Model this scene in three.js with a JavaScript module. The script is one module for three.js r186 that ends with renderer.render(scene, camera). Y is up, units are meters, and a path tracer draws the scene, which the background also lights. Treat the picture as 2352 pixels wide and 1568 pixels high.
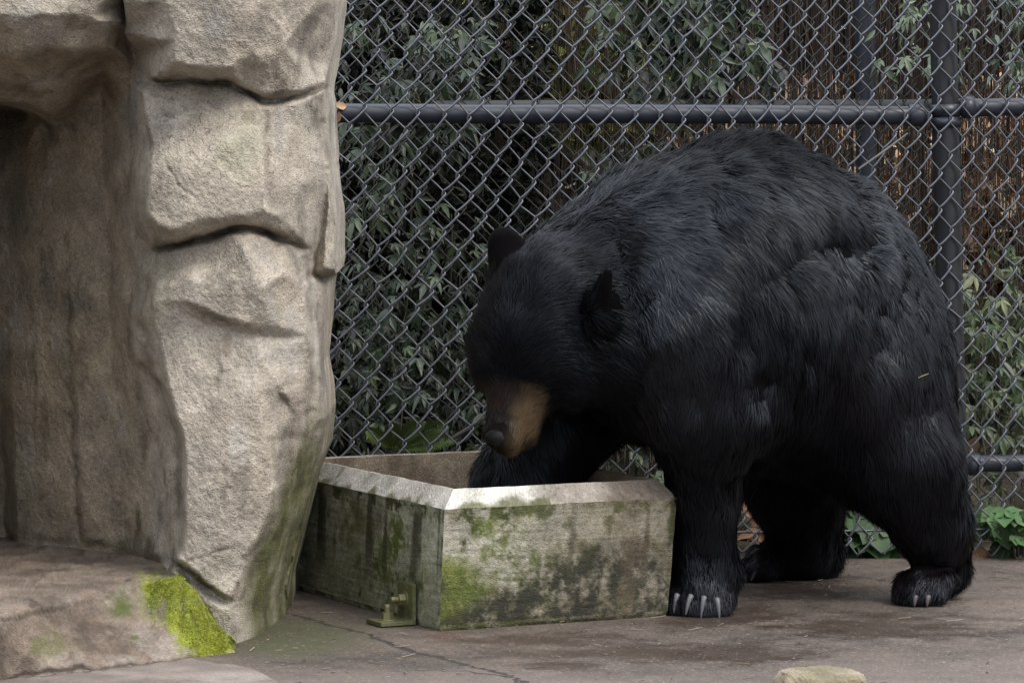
import * as THREE from 'three';
import { mergeGeometries, toCreasedNormals } from 'three/addons/utils/BufferGeometryUtils.js';

// ---------------------------------------------------------------- camera, sky, sun, exposure
const scene = new THREE.Scene();
const CAM = new THREE.Vector3(0, 1.04, 8), PITCH = THREE.MathUtils.degToRad(3.5), FOC = 9192;   // FOC in units of a 2352 px wide picture
const camera = new THREE.PerspectiveCamera(2 * THREE.MathUtils.radToDeg(Math.atan(784 / FOC)), 1024 / 682, 0.1, 400);
camera.position.copy(CAM); camera.rotation.x = -PITCH;
const renderer = new THREE.WebGLRenderer({ antialias: true });
renderer.toneMapping = THREE.LinearToneMapping;
renderer.toneMappingExposure = 1.85;
renderer.shadowMap.enabled = true;
{ // overcast sky, brightest overhead
  const w = 128, h = 64, d = new Float32Array(w * h * 4);
  for (let j = 0; j < h; j++) for (let i = 0; i < w; i++) {
    const el = (j + 0.5) / h * Math.PI - Math.PI / 2, s = Math.max(0, Math.sin(el));
    const L = el > 0 ? 0.32 + 1.34 * s : 0.12, o = (j * w + i) * 4;
    d[o] = L * 0.93; d[o + 1] = L * 0.98; d[o + 2] = L * 1.07; d[o + 3] = 1;
  }
  const t = new THREE.DataTexture(d, w, h, THREE.RGBAFormat, THREE.FloatType);
  t.mapping = THREE.EquirectangularReflectionMapping; t.magFilter = THREE.LinearFilter; t.needsUpdate = true;
  scene.background = t; scene.environment = t;
}
const sun = new THREE.DirectionalLight(0xfff2e2, 1.25);
sun.position.set(4.6, 6.5, 3.6); sun.target.position.set(0, 0.3, 0);
sun.castShadow = true; sun.shadow.radius = 45; sun.shadow.mapSize.set(2048, 2048);
Object.assign(sun.shadow.camera, { left: -3, right: 3, top: 3, bottom: -3, near: 1, far: 20 });
scene.add(sun, sun.target);

// ---------------------------------------------------------------- helpers
function rng(seed) { let a = seed >>> 0; return () => { a = (a + 0x6d2b79f5) | 0; let t = Math.imul(a ^ (a >>> 15), 1 | a); t = (t + Math.imul(t ^ (t >>> 7), 61 | t)) ^ t; return ((t ^ (t >>> 14)) >>> 0) / 4294967296; }; }
const V = (x, y, z) => new THREE.Vector3(x, y, z);
const lerp = (a, b, t) => a + (b - a) * t, clamp = (x, a = 0, b = 1) => Math.min(b, Math.max(a, x));
const sst = (a, b, x) => { const t = clamp((x - a) / (b - a)); return t * t * (3 - 2 * t); };
const PERM = new Uint8Array(512); { const r = rng(77), p = [...Array(256).keys()]; for (let i = 255; i > 0; i--) { const j = Math.floor(r() * (i + 1)); [p[i], p[j]] = [p[j], p[i]]; } for (let i = 0; i < 512; i++) PERM[i] = p[i & 255]; }
const HV = new Float32Array(256); { const r = rng(5); for (let i = 0; i < 256; i++) HV[i] = r() * 2 - 1; }
function noise(x, y, z = 0) {           // smooth value noise, -1..1
  const X = Math.floor(x), Y = Math.floor(y), Z = Math.floor(z); let u = x - X, v = y - Y, w = z - Z;
  u = u * u * (3 - 2 * u); v = v * v * (3 - 2 * v); w = w * w * (3 - 2 * w);
  const a = PERM[X & 255], b = PERM[(X + 1) & 255], y0 = Y & 255, z0 = Z & 255, z1 = (Z + 1) & 255, aa = PERM[a + y0], ab = PERM[(a + y0 + 1) & 511], ba = PERM[b + y0], bb = PERM[(b + y0 + 1) & 511];
  const p = HV[PERM[aa + z0]], q = HV[PERM[ba + z0]], r = HV[PERM[ab + z0]], t = HV[PERM[bb + z0]], p1 = HV[PERM[aa + z1]], q1 = HV[PERM[ba + z1]], r1 = HV[PERM[ab + z1]], t1 = HV[PERM[bb + z1]];
  const e = p + (q - p) * u, f = r + (t - r) * u, g = p1 + (q1 - p1) * u, h = r1 + (t1 - r1) * u, m = e + (f - e) * v, n = g + (h - g) * v;
  return m + (n - m) * w;
}
function fbm(x, y, z = 0, o = 4) { let s = 0, a = 0.55; for (let i = 0; i < o; i++) { s += a * noise(x, y, z); x = x * 2.03 + 17.1; y = y * 2.03 + 5.3; z = z * 2.03 + 9.7; a *= 0.5; } return s; }
const CP = Math.cos(PITCH), SP = Math.sin(PITCH);
function at(px, py, z) {                // the point at depth z seen at picture position (px, py)
  const cx = (px - 1176) / FOC, cy = (784 - py) / FOC, dy = cy * CP - SP, dz = -cy * SP - CP, t = (z - CAM.z) / dz;
  return V(CAM.x + cx * t, CAM.y + dy * t, z);
}
function onFloor(px, py, y = 0) {
  const cx = (px - 1176) / FOC, cy = (784 - py) / FOC, dy = cy * CP - SP, dz = -cy * SP - CP, t = (y - CAM.y) / dy;
  return V(CAM.x + cx * t, y, CAM.z + dz * t);
}
function pic(x, y, z) { const dy = y - CAM.y, dz = z - CAM.z, cy = dy * CP - dz * SP, cz = dy * SP + dz * CP; return [1176 + FOC * (x - CAM.x) / -cz, 784 - FOC * cy / -cz]; }
const used = new Map();
const numbered = (n) => { const k = used.get(n) ?? 0; used.set(n, k + 1); return k ? n + '_' + String(k).padStart(3, '0') : n; };
function tag(o, label, category, group) { o.userData.label = label; o.userData.category = category; if (group) o.userData.group = group; return o; }
function thing(name, label, category, pos = V(0, 0, 0), group) { const g = new THREE.Group(); g.name = numbered(name); g.position.copy(pos); scene.add(g); return tag(g, label, category, group); }
function part(name, geo, mat, parent) { const m = new THREE.Mesh(geo, mat); m.name = name; m.castShadow = m.receiveShadow = true; parent.add(m); return m; }
function solo(name, geo, mat, label, category, group) { const m = part(numbered(name), geo, mat, scene); return tag(m, label, category, group); }
function struct(name, geo, mat) { const m = part(numbered(name), geo, mat, scene); m.userData.kind = 'structure'; return m; }
function meshOf(pos, idx, col, uv, nor) {
  const g = new THREE.BufferGeometry();
  g.setAttribute('position', new THREE.BufferAttribute(pos instanceof Float32Array ? pos : new Float32Array(pos), 3));
  if (col) g.setAttribute('color', new THREE.BufferAttribute(col instanceof Float32Array ? col : new Float32Array(col), 3));
  if (uv) g.setAttribute('uv', new THREE.BufferAttribute(uv instanceof Float32Array ? uv : new Float32Array(uv), 2));
  if (idx) g.setIndex(idx);
  if (nor) g.setAttribute('normal', new THREE.BufferAttribute(nor, 3)); else g.computeVertexNormals();
  return g;
}
function tube(points, radii, sides = 6, closed = true) {       // a tapered tube through points
  const pos = [], idx = [], n = points.length, T = V(), A = V(), B = V(); let prevA = null;
  for (let i = 0; i < n; i++) {
    T.subVectors(points[Math.min(n - 1, i + 1)], points[Math.max(0, i - 1)]).normalize();
    if (!prevA) A.set(Math.abs(T.y) > 0.9 ? 1 : 0, Math.abs(T.y) > 0.9 ? 0 : 1, 0); else A.copy(prevA);
    A.addScaledVector(T, -A.dot(T)).normalize(); prevA = A.clone(); B.crossVectors(T, A);
    const r = Array.isArray(radii) ? radii[i] : radii;
    for (let k = 0; k < sides; k++) { const a = k / sides * Math.PI * 2, c = Math.cos(a) * r, s = Math.sin(a) * r, p = points[i]; pos.push(p.x + A.x * c + B.x * s, p.y + A.y * c + B.y * s, p.z + A.z * c + B.z * s); }
    if (i) for (let k = 0; k < sides; k++) { const a = (i - 1) * sides + k, b = (i - 1) * sides + (k + 1) % sides; idx.push(a, b, a + sides, b, b + sides, a + sides); }
  }
  if (closed) for (const [i, f] of [[0, 1], [n - 1, 0]]) { const p = points[i], c = pos.length / 3; pos.push(p.x, p.y, p.z); for (let k = 0; k < sides; k++) { const a = i * sides + k, b = i * sides + (k + 1) % sides; f ? idx.push(c, b, a) : idx.push(c, a, b); } }
  return meshOf(pos, idx);
}
const polyAt = (pl, x, i = 0, j = 1) => { let k = 0; while (k < pl.length - 2 && x > pl[k + 1][i]) k++; const a = pl[k], b = pl[k + 1]; return lerp(a[j], b[j], clamp((x - a[i]) / (b[i] - a[i]))); };
function inside(poly, x, y) { let c = false; for (let i = 0, j = poly.length - 1; i < poly.length; j = i++) { const [xi, yi] = poly[i], [xj, yj] = poly[j]; if ((yi > y) !== (yj > y) && x < (xj - xi) * (y - yi) / (yj - yi) + xi) c = !c; } return c; }
function segDist(pl, x, y) { let m = 1e9; for (let i = 0; i + 1 < pl.length; i++) { const [ax, ay] = pl[i], [bx, by] = pl[i + 1], dx = bx - ax, dy = by - ay, t = clamp(((x - ax) * dx + (y - ay) * dy) / (dx * dx + dy * dy)); m = Math.min(m, Math.hypot(x - ax - dx * t, y - ay - dy * t)); } return m; }
function dataTex(w, h, f, srgb, repeat = true) {
  const d = new Uint8Array(w * h * 4), c = [0, 0, 0];
  for (let j = 0; j < h; j++) for (let i = 0; i < w; i++) { f(i / w, j / h, c); const o = (j * w + i) * 4; for (let k = 0; k < 3; k++) d[o + k] = clamp(c[k]) * 255; d[o + 3] = 255; }
  const t = new THREE.DataTexture(d, w, h); t.magFilter = THREE.LinearFilter; t.minFilter = THREE.LinearFilter;
  t.wrapS = t.wrapT = repeat ? THREE.RepeatWrapping : THREE.ClampToEdgeWrapping; if (srgb) t.colorSpace = THREE.SRGBColorSpace; t.needsUpdate = true; return t;
}
const MS = (o) => new THREE.MeshStandardMaterial(o);
const rgb = (r, g, b) => new THREE.Color().setRGB(r, g, b);
const mixc = (a, b, t) => { t = clamp(t); a[0] += (b[0] - a[0]) * t; a[1] += (b[1] - a[1]) * t; a[2] += (b[2] - a[2]) * t; return a; };

// ---------------------------------------------------------------- materials
// sandy, pitted cast rock: a tile of 0.5 m, mirrored so that no seam shows
function pits(u, v) {
  const w = 0.5 + 0.5 * noise(u * 7, v * 7, 12), p1 = noise(u * 95 + 0.8 * noise(u * 60, v * 60, 1), v * 105 + 0.8 * noise(u * 60, v * 60, 5), 3), p2 = noise(u * 190 + 9, v * 210, 7);
  return Math.min(0, p1 + 0.62) * 1.8 * w + Math.min(0, p2 + 0.6) * 0.9;
}
const GR = 1024, grain = new Float32Array(GR * GR * 2);
for (let j = 0; j < GR; j++) for (let i = 0; i < GR; i++) { const u = i / GR, v = j / GR, p = pits(u, v), o = (j * GR + i) * 2; grain[o] = 0.62 + 0.09 * fbm(u * 30, v * 30, 1, 4) + 0.11 * noise(u * 250, v * 250, 2) + 0.42 * p; grain[o + 1] = 0.86 + 0.17 * fbm(u * 9, v * 9, 4, 4) + 0.09 * noise(u * 240, v * 240, 8) + 0.3 * p; }
const grainAt = (u, v, k) => grain[(Math.round(v * GR) * GR + Math.round(u * GR)) * 2 + k];
const grainBump = dataTex(GR, GR, (u, v, c) => { c[0] = c[1] = c[2] = grainAt(u, v, 0); });
const grainCol = dataTex(GR, GR, (u, v, c) => { const g = grainAt(u, v, 1); c[0] = g * 1.01; c[1] = g; c[2] = g * 0.98; }, true);
grainBump.wrapS = grainBump.wrapT = grainCol.wrapS = grainCol.wrapT = THREE.MirroredRepeatWrapping;
const rockMat = MS({ vertexColors: true, map: grainCol, bumpMap: grainBump, bumpScale: 0.0055, roughness: 0.93 });
const concMat = MS({ vertexColors: true, map: grainCol, bumpMap: grainBump, bumpScale: 0.0045, roughness: 0.85 });
const blackCoat = MS({ color: rgb(0.026, 0.03, 0.042), roughness: 0.38 });
const wireMat = MS({ color: rgb(0.125, 0.132, 0.152), roughness: 0.34, metalness: 0.5 });
const wireMatFar = MS({ color: rgb(0.022, 0.021, 0.019), roughness: 0.6 });

// ---------------------------------------------------------------- ground and floor
{
  const g = new THREE.PlaneGeometry(160, 160, 1, 1); g.rotateX(-Math.PI / 2);
  const t = dataTex(512, 512, (u, v, c) => { const n = fbm(u * 8, v * 8, 2, 5), m = noise(u * 90, v * 90, 1); c[0] = 0.2 + n * 0.1 + m * 0.07; c[1] = 0.16 + n * 0.09 + m * 0.06; c[2] = 0.12 + n * 0.07 + m * 0.05; }, true);
  t.wrapS = t.wrapT = THREE.MirroredRepeatWrapping; t.repeat.set(160, 160);
  struct('ground', g, MS({ map: t, roughness: 0.95 })).position.y = -0.011;
}
const X0 = -1.7, X1 = 1.7, Z0 = -1.02, Z1 = 2.4;
{
  const crack = [[560, 1395], [667, 1412], [740, 1431], [797, 1447], [856, 1462], [900, 1478], [927, 1487], [960, 1499], [1007, 1508], [1050, 1522], [1095, 1533], [1180, 1560], [1260, 1590]].map(([a, b]) => { const p = onFloor(a, b); return [p.x, p.z]; });
  const crack2 = [[900, 1543], [1000, 1540], [1080, 1543], [1160, 1556], [1220, 1568]].map(([a, b]) => { const p = onFloor(a, b); return [p.x, p.z]; });
  const wet = [[2050, 1440, 330, 34], [1320, 1500, 240, 16], [1690, 1500, 230, 26], [1450, 1500, 260, 22], [1640, 1415, 190, 30], [1230, 1470, 240, 20], [1830, 1350, 220, 40], [1290, 1530, 120, 12]];
  const W = 2048, H = 768, bufs = [0, 1, 2].map(() => new Float32Array(W * H * 3));
  const f = (u, v, o) => {
    const x = lerp(X0, X1, u), z = lerp(Z1, Z0, v), [px, py] = pic(x, 0, z);
    const n1 = fbm(x * 3, z * 3, 1, 4), n2 = fbm(x * 16, z * 16, 5, 4), n3 = noise(x * 150, z * 150, 3), n4 = noise(x * 330, z * 330, 9);
    let w = 0; for (const [cx, cy, rx, ry] of wet) { const d = Math.hypot((px - cx) / rx, (py - cy) / ry) + 0.5 * n2 + 0.25 * n1; w = Math.max(w, 1 - sst(0.35, 1.15, d + 0.1 * n3)); }
    const wx = x + 0.006 * noise(x * 60, z * 60) + 0.012 * noise(x * 14, z * 14, 4), wz = z + 0.014 * noise(x * 60, z * 60, 7);
    const cr = Math.min(segDist(crack, wx, wz) / (0.55 + 0.6 * (0.5 + noise(x * 25, z * 10, 8))), segDist(crack2, wx, wz) * 2.2);
    const k = 1 - sst(0.004, 0.012, cr);
    bufs[1].fill(0.84 - 0.42 * w + 0.1 * n2, o, o + 3);
    bufs[2].fill(0.7 + 0.14 * n2 + 0.07 * n3 + 0.06 * n4 - 0.6 * k, o, o + 3);
    const col = [0.088, 0.066, 0.051];
    const l = Math.max(0.3, 1 + 0.42 * n1 + 0.42 * n2 + 0.24 * n3 + 0.26 * n4); col[0] *= l; col[1] *= l; col[2] *= l;
    const pale = sst(1480, 1590, py + 40 * n1) * 0.4; mixc(col, [0.16, 0.128, 0.112], pale);
    const gr = Math.max(0, 1 - Math.hypot((px - 660) / 260, (py - 1462) / 58)) ; mixc(col, [0.05, 0.05, 0.018], clamp(gr * 1.9 + 0.5 * n2 * (gr > 0 ? 1 : 0)) * 0.92);
    mixc(col, [0.08, 0.036, 0.024], 0.5 * (1 - sst(0.3, 1, Math.hypot((px - 1030) / 70, (py - 1462) / 16) + 0.3 * n2)));
    mixc(col, [0.046, 0.03, 0.022], w * 0.65);
    if (n4 > 0.78) mixc(col, [0.3, 0.25, 0.2], 0.7);
    if (n4 < -0.86) mixc(col, [0.05, 0.04, 0.035], 0.6);
    mixc(col, [0.02, 0.017, 0.015], k);
    for (let i = 0; i < 3; i++) bufs[0][o + i] = Math.pow(clamp(col[i]), 1 / 2.2);
  };
  for (let j = 0; j < H; j++) for (let i = 0; i < W; i++) f(i / W, j / H, (j * W + i) * 3);
  const nx = 120, nz = 90, pos = [], uv = [], idx = [];
  for (let j = 0; j <= nz; j++) for (let i = 0; i <= nx; i++) {
    const x = lerp(X0, X1, i / nx); let z = lerp(Z0, Z1, j / nz); if (j === 0) z += 0.02 * noise(x * 9, 1) + 0.012 * noise(x * 40, 2);
    pos.push(x, j === 0 ? -0.012 : 0.0025 * fbm(x * 2.2, z * 2.2, 3, 3), z); uv.push((x - X0) / (X1 - X0), (Z1 - z) / (Z1 - Z0));
    if (i < nx && j < nz) { const a = j * (nx + 1) + i; idx.push(a, a + nx + 1, a + 1, a + 1, a + nx + 1, a + nx + 2); }
  }
  const mk = (m, s) => dataTex(W, H, (u, v, c) => { const o = (Math.round(v * H) * W + Math.round(u * W)) * 3; c[0] = bufs[m][o]; c[1] = bufs[m][o + 1]; c[2] = bufs[m][o + 2]; }, s, false);
  struct('concrete_floor', meshOf(pos, idx, null, uv), MS({ map: mk(0, true), roughnessMap: mk(1, false), bumpMap: mk(2, false), bumpScale: 0.006, roughness: 1 }));
}
const FLOOR = 0;

// ---------------------------------------------------------------- rock cliff
function delaunay(P) {
  const n = P.length, pts = P.map((p) => [p[0], p[1]]); pts.push([-50, -50], [50, -50], [0, 80]);
  const circ = (a, b, c) => { const [ax, ay] = pts[a], [bx, by] = pts[b], [cx, cy] = pts[c], d = 2 * (ax * (by - cy) + bx * (cy - ay) + cx * (ay - by)); const a2 = ax * ax + ay * ay, b2 = bx * bx + by * by, c2 = cx * cx + cy * cy, x = (a2 * (by - cy) + b2 * (cy - ay) + c2 * (ay - by)) / d, y = (a2 * (cx - bx) + b2 * (ax - cx) + c2 * (bx - ax)) / d; return { t: [a, b, c], x, y, r: (ax - x) ** 2 + (ay - y) ** 2 }; };
  let T = [circ(n, n + 1, n + 2)];
  for (let i = 0; i < n; i++) {
    const [x, y] = pts[i], E = new Map(), keep = [];
    for (const t of T) if ((x - t.x) ** 2 + (y - t.y) ** 2 < t.r) { for (const [a, b] of [[t.t[0], t.t[1]], [t.t[1], t.t[2]], [t.t[2], t.t[0]]]) { const k = a < b ? a * 10000 + b : b * 10000 + a; E.set(k, E.has(k) ? null : [a, b]); } } else keep.push(t);
    for (const e of E.values()) if (e) keep.push(circ(e[0], e[1], i));
    T = keep;
  }
  return T.map((t) => t.t).filter((t) => t.every((i) => i < n));
}
const sil = [[790, -330, .10], [785, -150, .10], [781, 0, .10], [768, 100, .09], [756, 200, .08], [758, 300, .08], [762, 380, .08], [772, 480, .08], [778, 600, .08], [776, 630, .07], [758, 641, .03], [753, 700, .03], [748, 830, .03], [757, 950, .03], [748, 1040, 0], [722, 1110, -.02], [692, 1230, -.04], [670, 1330, -.06], [660, 1425, -.08], [655, 1470, -.08]];
{
  const lines = [
    sil.map(([x, y, z]) => [x + 14, y, z - 0.03]), sil,
    // top block
    [[300, -330, .24], [300, -100, .24], [296, 0, .24], [292, 84, .22], [308, 140, .20]],
    [[380, -330, .50], [374, 0, .50], [399, 42, .51], [401, 143, .50], [428, 153, .505], [480, 155, .51], [533, 155, .515], [554, 132, .50], [590, 125, .485], [622, 120, .46], [655, 103, .44], [690, 66, .41], [714, 34, .38], [731, 0, .36], [735, -330, .36]],
    [[560, -330, .54], [540, 0, .535], [520, 80, .53]],
    [[349, 185, .33], [390, 184, .335], [430, 185, .34], [480, 186, .345], [520, 186, .35], [540, 196, .37], [570, 214, .36], [605, 231, .335], [640, 232, .315], [680, 226, .28], [715, 211, .22], [746, 197, .14]],
    [[352, 172, .38], [540, 180, .47], [560, 200, .43], [605, 222, .405], [680, 217, .35], [742, 190, .2]],
    // middle block
    [[327, 208, .355], [380, 200, .36], [430, 199, .37], [480, 199, .375], [530, 202, .39], [570, 226, .40], [605, 241, .395], [650, 241, .36], [685, 236, .33], [720, 222, .27], [748, 208, .17]],
    [[327, 208, .355], [334, 250, .39], [340, 290, .415], [345, 340, .43], [341, 380, .44], [338, 420, .445], [340, 460, .45], [346, 495, .46], [362, 515, .465], [387, 529, .47], [405, 528, .47], [430, 512, .475], [460, 499, .475], [510, 494, .475], [560, 490, .47], [605, 479, .455], [640, 494, .42], [680, 530, .34], [706, 556, .26]],
    [[604, 250, .40], [600, 310, .425], [604, 360, .44], [605, 400, .45], [606, 440, .455], [605, 479, .455]],
    [[430, 400, .475], [520, 330, .465], [470, 290, .44]],
    [[625, 300, .40], [622, 400, .425], [624, 470, .43]],
    [[690, 300, .32], [690, 420, .33], [680, 500, .34]],
    [[733, 270, .20], [740, 340, .185], [744, 400, .18], [738, 470, .18], [724, 540, .2], [712, 585, .19]],
    [[742, 280, .115], [750, 400, .11], [748, 470, .115], [738, 550, .125], [722, 600, .12]],
    [[752, 400, .155], [758, 500, .155], [752, 560, .16], [745, 615, .16], [735, 626, .15], [770, 620, .12]],
    [[716, 634, .11], [735, 642, .06], [756, 646, .03]],
    // groove below the middle block
    [[352, 574, .30], [372, 570, .305], [405, 562, .32], [440, 553, .335], [485, 540, .345], [530, 528, .35], [555, 526, .35], [580, 529, .35], [610, 541, .335], [640, 555, .32], [672, 566, .28], [704, 574, .22]],
    [[380, 552, .40], [440, 535, .43], [530, 514, .445], [580, 514, .44], [640, 535, .39], [690, 562, .27]],
    // lower block
    [[366, 584, .35], [405, 572, .375], [440, 563, .395], [485, 550, .41], [530, 538, .425], [555, 536, .43], [580, 539, .42], [610, 551, .40], [640, 566, .37], [672, 578, .335], [703, 588, .28]],
    [[538, 540, .435], [555, 570, .45], [571, 600, .462], [592, 645, .47], [606, 668, .472]],
    [[345, 640, .345], [370, 630, .375], [410, 620, .40], [470, 600, .42]],
    [[410, 655, .43], [440, 648, .455], [480, 652, .46], [520, 664, .462], [560, 650, .463]],
    [[426, 690, .452], [450, 700, .46], [480, 716, .465], [510, 728, .464], [550, 738, .456], [592, 744, .444], [625, 736, .435]],
    [[424, 712, .438], [450, 724, .432], [480, 742, .43], [510, 756, .43], [550, 767, .428], [592, 774, .424]],
    [[650, 640, .42], [690, 640, .34], [704, 700, .33], [708, 780, .325], [716, 860, .30], [718, 930, .27]],
    [[716, 650, .20], [724, 720, .19], [730, 800, .18], [736, 900, .18], [738, 960, .17]],
    [[310, 725, .25], [318, 780, .26], [330, 830, .27], [352, 872, .28], [372, 905, .29], [390, 960, .30], [404, 1010, .31], [410, 1060, .315], [408, 1120, .32], [404, 1180, .33], [400, 1240, .34], [396, 1288, .36]],
    [[356, 645, .40], [350, 700, .40], [362, 760, .41], [374, 830, .42], [388, 890, .43], [404, 950, .435], [416, 1010, .44], [424, 1060, .445], [426, 1120, .45], [424, 1180, .45], [420, 1240, .45], [416, 1288, .45]],
    [[450, 830, .435], [480, 900, .445], [520, 960, .46], [530, 1050, .47], [520, 1150, .47], [500, 1240, .465]],
    [[600, 830, .44], [640, 880, .42], [660, 920, .375], [680, 950, .34], [650, 900, .41]],
    [[585, 900, .455], [600, 1000, .45], [620, 1060, .435], [628, 1120, .43], [620, 1180, .43], [590, 1240, .435], [560, 1285, .44], [545, 1340, .445], [535, 1400, .445], [530, 1450, .445], [527, 1500, .45]],
    [[700, 1000, .25], [680, 1080, .25], [665, 1180, .24], [640, 1280, .26], [610, 1350, .29], [600, 1420, .28], [595, 1470, .28]],
    [[730, 1010, .10], [708, 1100, .09], [682, 1220, .07], [655, 1330, .07], [640, 1440, .06]],
    [[402, 1298, .38], [440, 1325, .395], [480, 1352, .41], [515, 1380, .425]],
    [[402, 1284, .45], [440, 1312, .455], [480, 1340, .458], [512, 1362, .46]],
    [[400, 1312, .43], [440, 1345, .44], [480, 1378, .445], [512, 1400, .45]],
    [[380, 1500, .42], [450, 1500, .43], [490, 1440, .44]],
    // recess wall
    [[-210, 330, -.34], [-210, 700, -.28], [-210, 1010, -.26], [-210, 1400, -.26]], [[-90, 330, -.38], [-90, 700, -.3], [-90, 1010, -.3], [-90, 1400, -.3]],
    [[-20, 280, -.34], [-14, 400, -.24], [-10, 700, -.16], [-2, 940, -.2], [10, 1100, -.25], [16, 1240, -.26], [18, 1400, -.26]],
    [[20, 400, -.20], [24, 700, -.13], [26, 940, -.12], [34, 1100, -.12], [38, 1240, -.12], [40, 1400, -.12]],
    [[60, 330, -.14], [80, 600, -.07], [90, 900, -.06], [100, 1240, -.06], [100, 1400, -.06]],
    [[110, 300, -.10], [125, 420, -.05], [135, 560, -.02], [150, 700, -.005], [156, 850, .0], [160, 1000, .0], [168, 1130, .0], [180, 1240, .0], [185, 1400, .0]],
    [[180, 440, -.0], [176, 560, .01], [172, 700, .018], [176, 850, .02], [180, 1000, .03], [190, 1130, .03], [202, 1240, .03], [205, 1400, .03]],
    [[230, 230, .05], [238, 400, .06], [250, 600, .07], [258, 800, .08], [270, 1000, .09], [280, 1130, .09], [288, 1270, .09], [292, 1400, .09]],
    [[300, 180, .2], [296, 300, .19], [300, 420, .2], [306, 540, .21], [308, 620, .21], [290, 760, .155], [310, 900, .16], [345, 1000, .18], [350, 1130, .19], [350, 1280, .2], [350, 1400, .2]],
    // overhang on the left
    [[-420, -330, .78], [-420, 300, .8], [-420, 900, .8], [-420, 1500, .82]], [[-330, -330, .72], [-330, 30, .72], [-330, 300, .7], [-330, 900, .7], [-330, 1500, .7]], [[-200, -330, .6], [-200, 40, .6], [-200, 120, .54], [-200, 190, .42], [-200, 236, .3]], [[-90, -330, .56], [-90, 34, .58], [-90, 120, .52], [-90, 180, .4], [-90, 230, .28]],   // unseen cheek left of the frame, added to keep light off the recess
    [[0, -330, .5], [0, -100, .52], [0, 34, .53], [60, 42, .52], [110, 32, .51], [170, 30, .48], [230, 40, .44], [270, 52, .40], [284, 80, .36]],
    [[60, 110, .46], [150, 110, .41], [240, 110, .34], [275, 125, .28]],
    [[0, 170, .36], [60, 180, .32], [120, 185, .27], [180, 168, .22], [235, 155, .2]],
    [[0, 230, .22], [50, 236, .19], [90, 254, .14], [120, 262, .11], [150, 254, .09], [190, 224, .08], [230, 190, .1]],
    [[-210, 262, -.35], [-90, 254, -.38], [0, 250, -.32], [50, 256, -.22], [90, 274, -.1], [122, 284, -.05], [152, 276, .0], [195, 244, .03], [232, 208, .07]],
    [[250, -330, .44], [262, -60, .45], [278, 0, .44], [286, 60, .36]],
  ];
  const pts = [];
  const seen = new Set();
  for (const L of lines) for (let i = 0; i < L.length; i++) {
    const a = L[i], b = L[i + 1] ?? a, n = Math.max(1, Math.round(Math.hypot(b[0] - a[0], b[1] - a[1]) / 9));
    for (let k = 0; k < (b === a ? 1 : n); k++) {
      const t = k / n, p = at(lerp(a[0], b[0], t), lerp(a[1], b[1], t), lerp(a[2], b[2], t));
      const key = Math.round(p.x * 400) + ',' + Math.round(p.y * 400); if (seen.has(key)) continue; seen.add(key);
      pts.push([p.x + 1e-4 * noise(i * 7.7 + k, pts.length * 1.3), p.y + 1e-4 * noise(pts.length * 2.1, 4), p.z]);
    }
  }
  const tris = delaunay(pts);
  const gx0 = -1.26, gy0 = -0.06, GH = 0.003, gw = 330, gh = 500;   // raster of depths over x, y
  let Z = new Float32Array(gw * gh).fill(NaN);
  for (const [a, b, c] of tris) {
    const A = pts[a], B = pts[b], C = pts[c], D = (B[1] - C[1]) * (A[0] - C[0]) + (C[0] - B[0]) * (A[1] - C[1]);
    if (Math.abs(D) < 1e-12) continue;
    const i0 = Math.max(0, Math.floor((Math.min(A[0], B[0], C[0]) - gx0) / GH)), i1 = Math.min(gw - 1, Math.ceil((Math.max(A[0], B[0], C[0]) - gx0) / GH));
    const j0 = Math.max(0, Math.floor((Math.min(A[1], B[1], C[1]) - gy0) / GH)), j1 = Math.min(gh - 1, Math.ceil((Math.max(A[1], B[1], C[1]) - gy0) / GH));
    for (let j = j0; j <= j1; j++) for (let i = i0; i <= i1; i++) {
      const x = gx0 + i * GH, y = gy0 + j * GH, u = ((B[1] - C[1]) * (x - C[0]) + (C[0] - B[0]) * (y - C[1])) / D, v = ((C[1] - A[1]) * (x - C[0]) + (A[0] - C[0]) * (y - C[1])) / D;
      if (u > -1e-6 && v > -1e-6 && u + v < 1 + 1e-6) Z[j * gw + i] = u * A[2] + v * B[2] + (1 - u - v) * C[2];
    }
  }
  for (let j = 0; j < gh; j++) { let last = NaN; for (let i = 0; i < gw; i++) { const k = j * gw + i; if (isNaN(Z[k])) Z[k] = last; else last = Z[k]; } for (let i = gw - 1; i >= 0; i--) { const k = j * gw + i; if (isNaN(Z[k])) Z[k] = last; else last = Z[k]; } }
  for (let j = 1; j < gh; j++) for (let i = 0; i < gw; i++) if (isNaN(Z[j * gw + i])) Z[j * gw + i] = Z[(j - 1) * gw + i];
  for (let pass = 0; pass < 1; pass++) { const B = Z.slice(); for (let j = 1; j < gh - 1; j++) for (let i = 1; i < gw - 1; i++) { let s = 0; for (let dj = -1; dj <= 1; dj++) for (let di = -1; di <= 1; di++) s += Z[(j + dj) * gw + i + di]; B[j * gw + i] = s / 9; } Z = B; }
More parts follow.
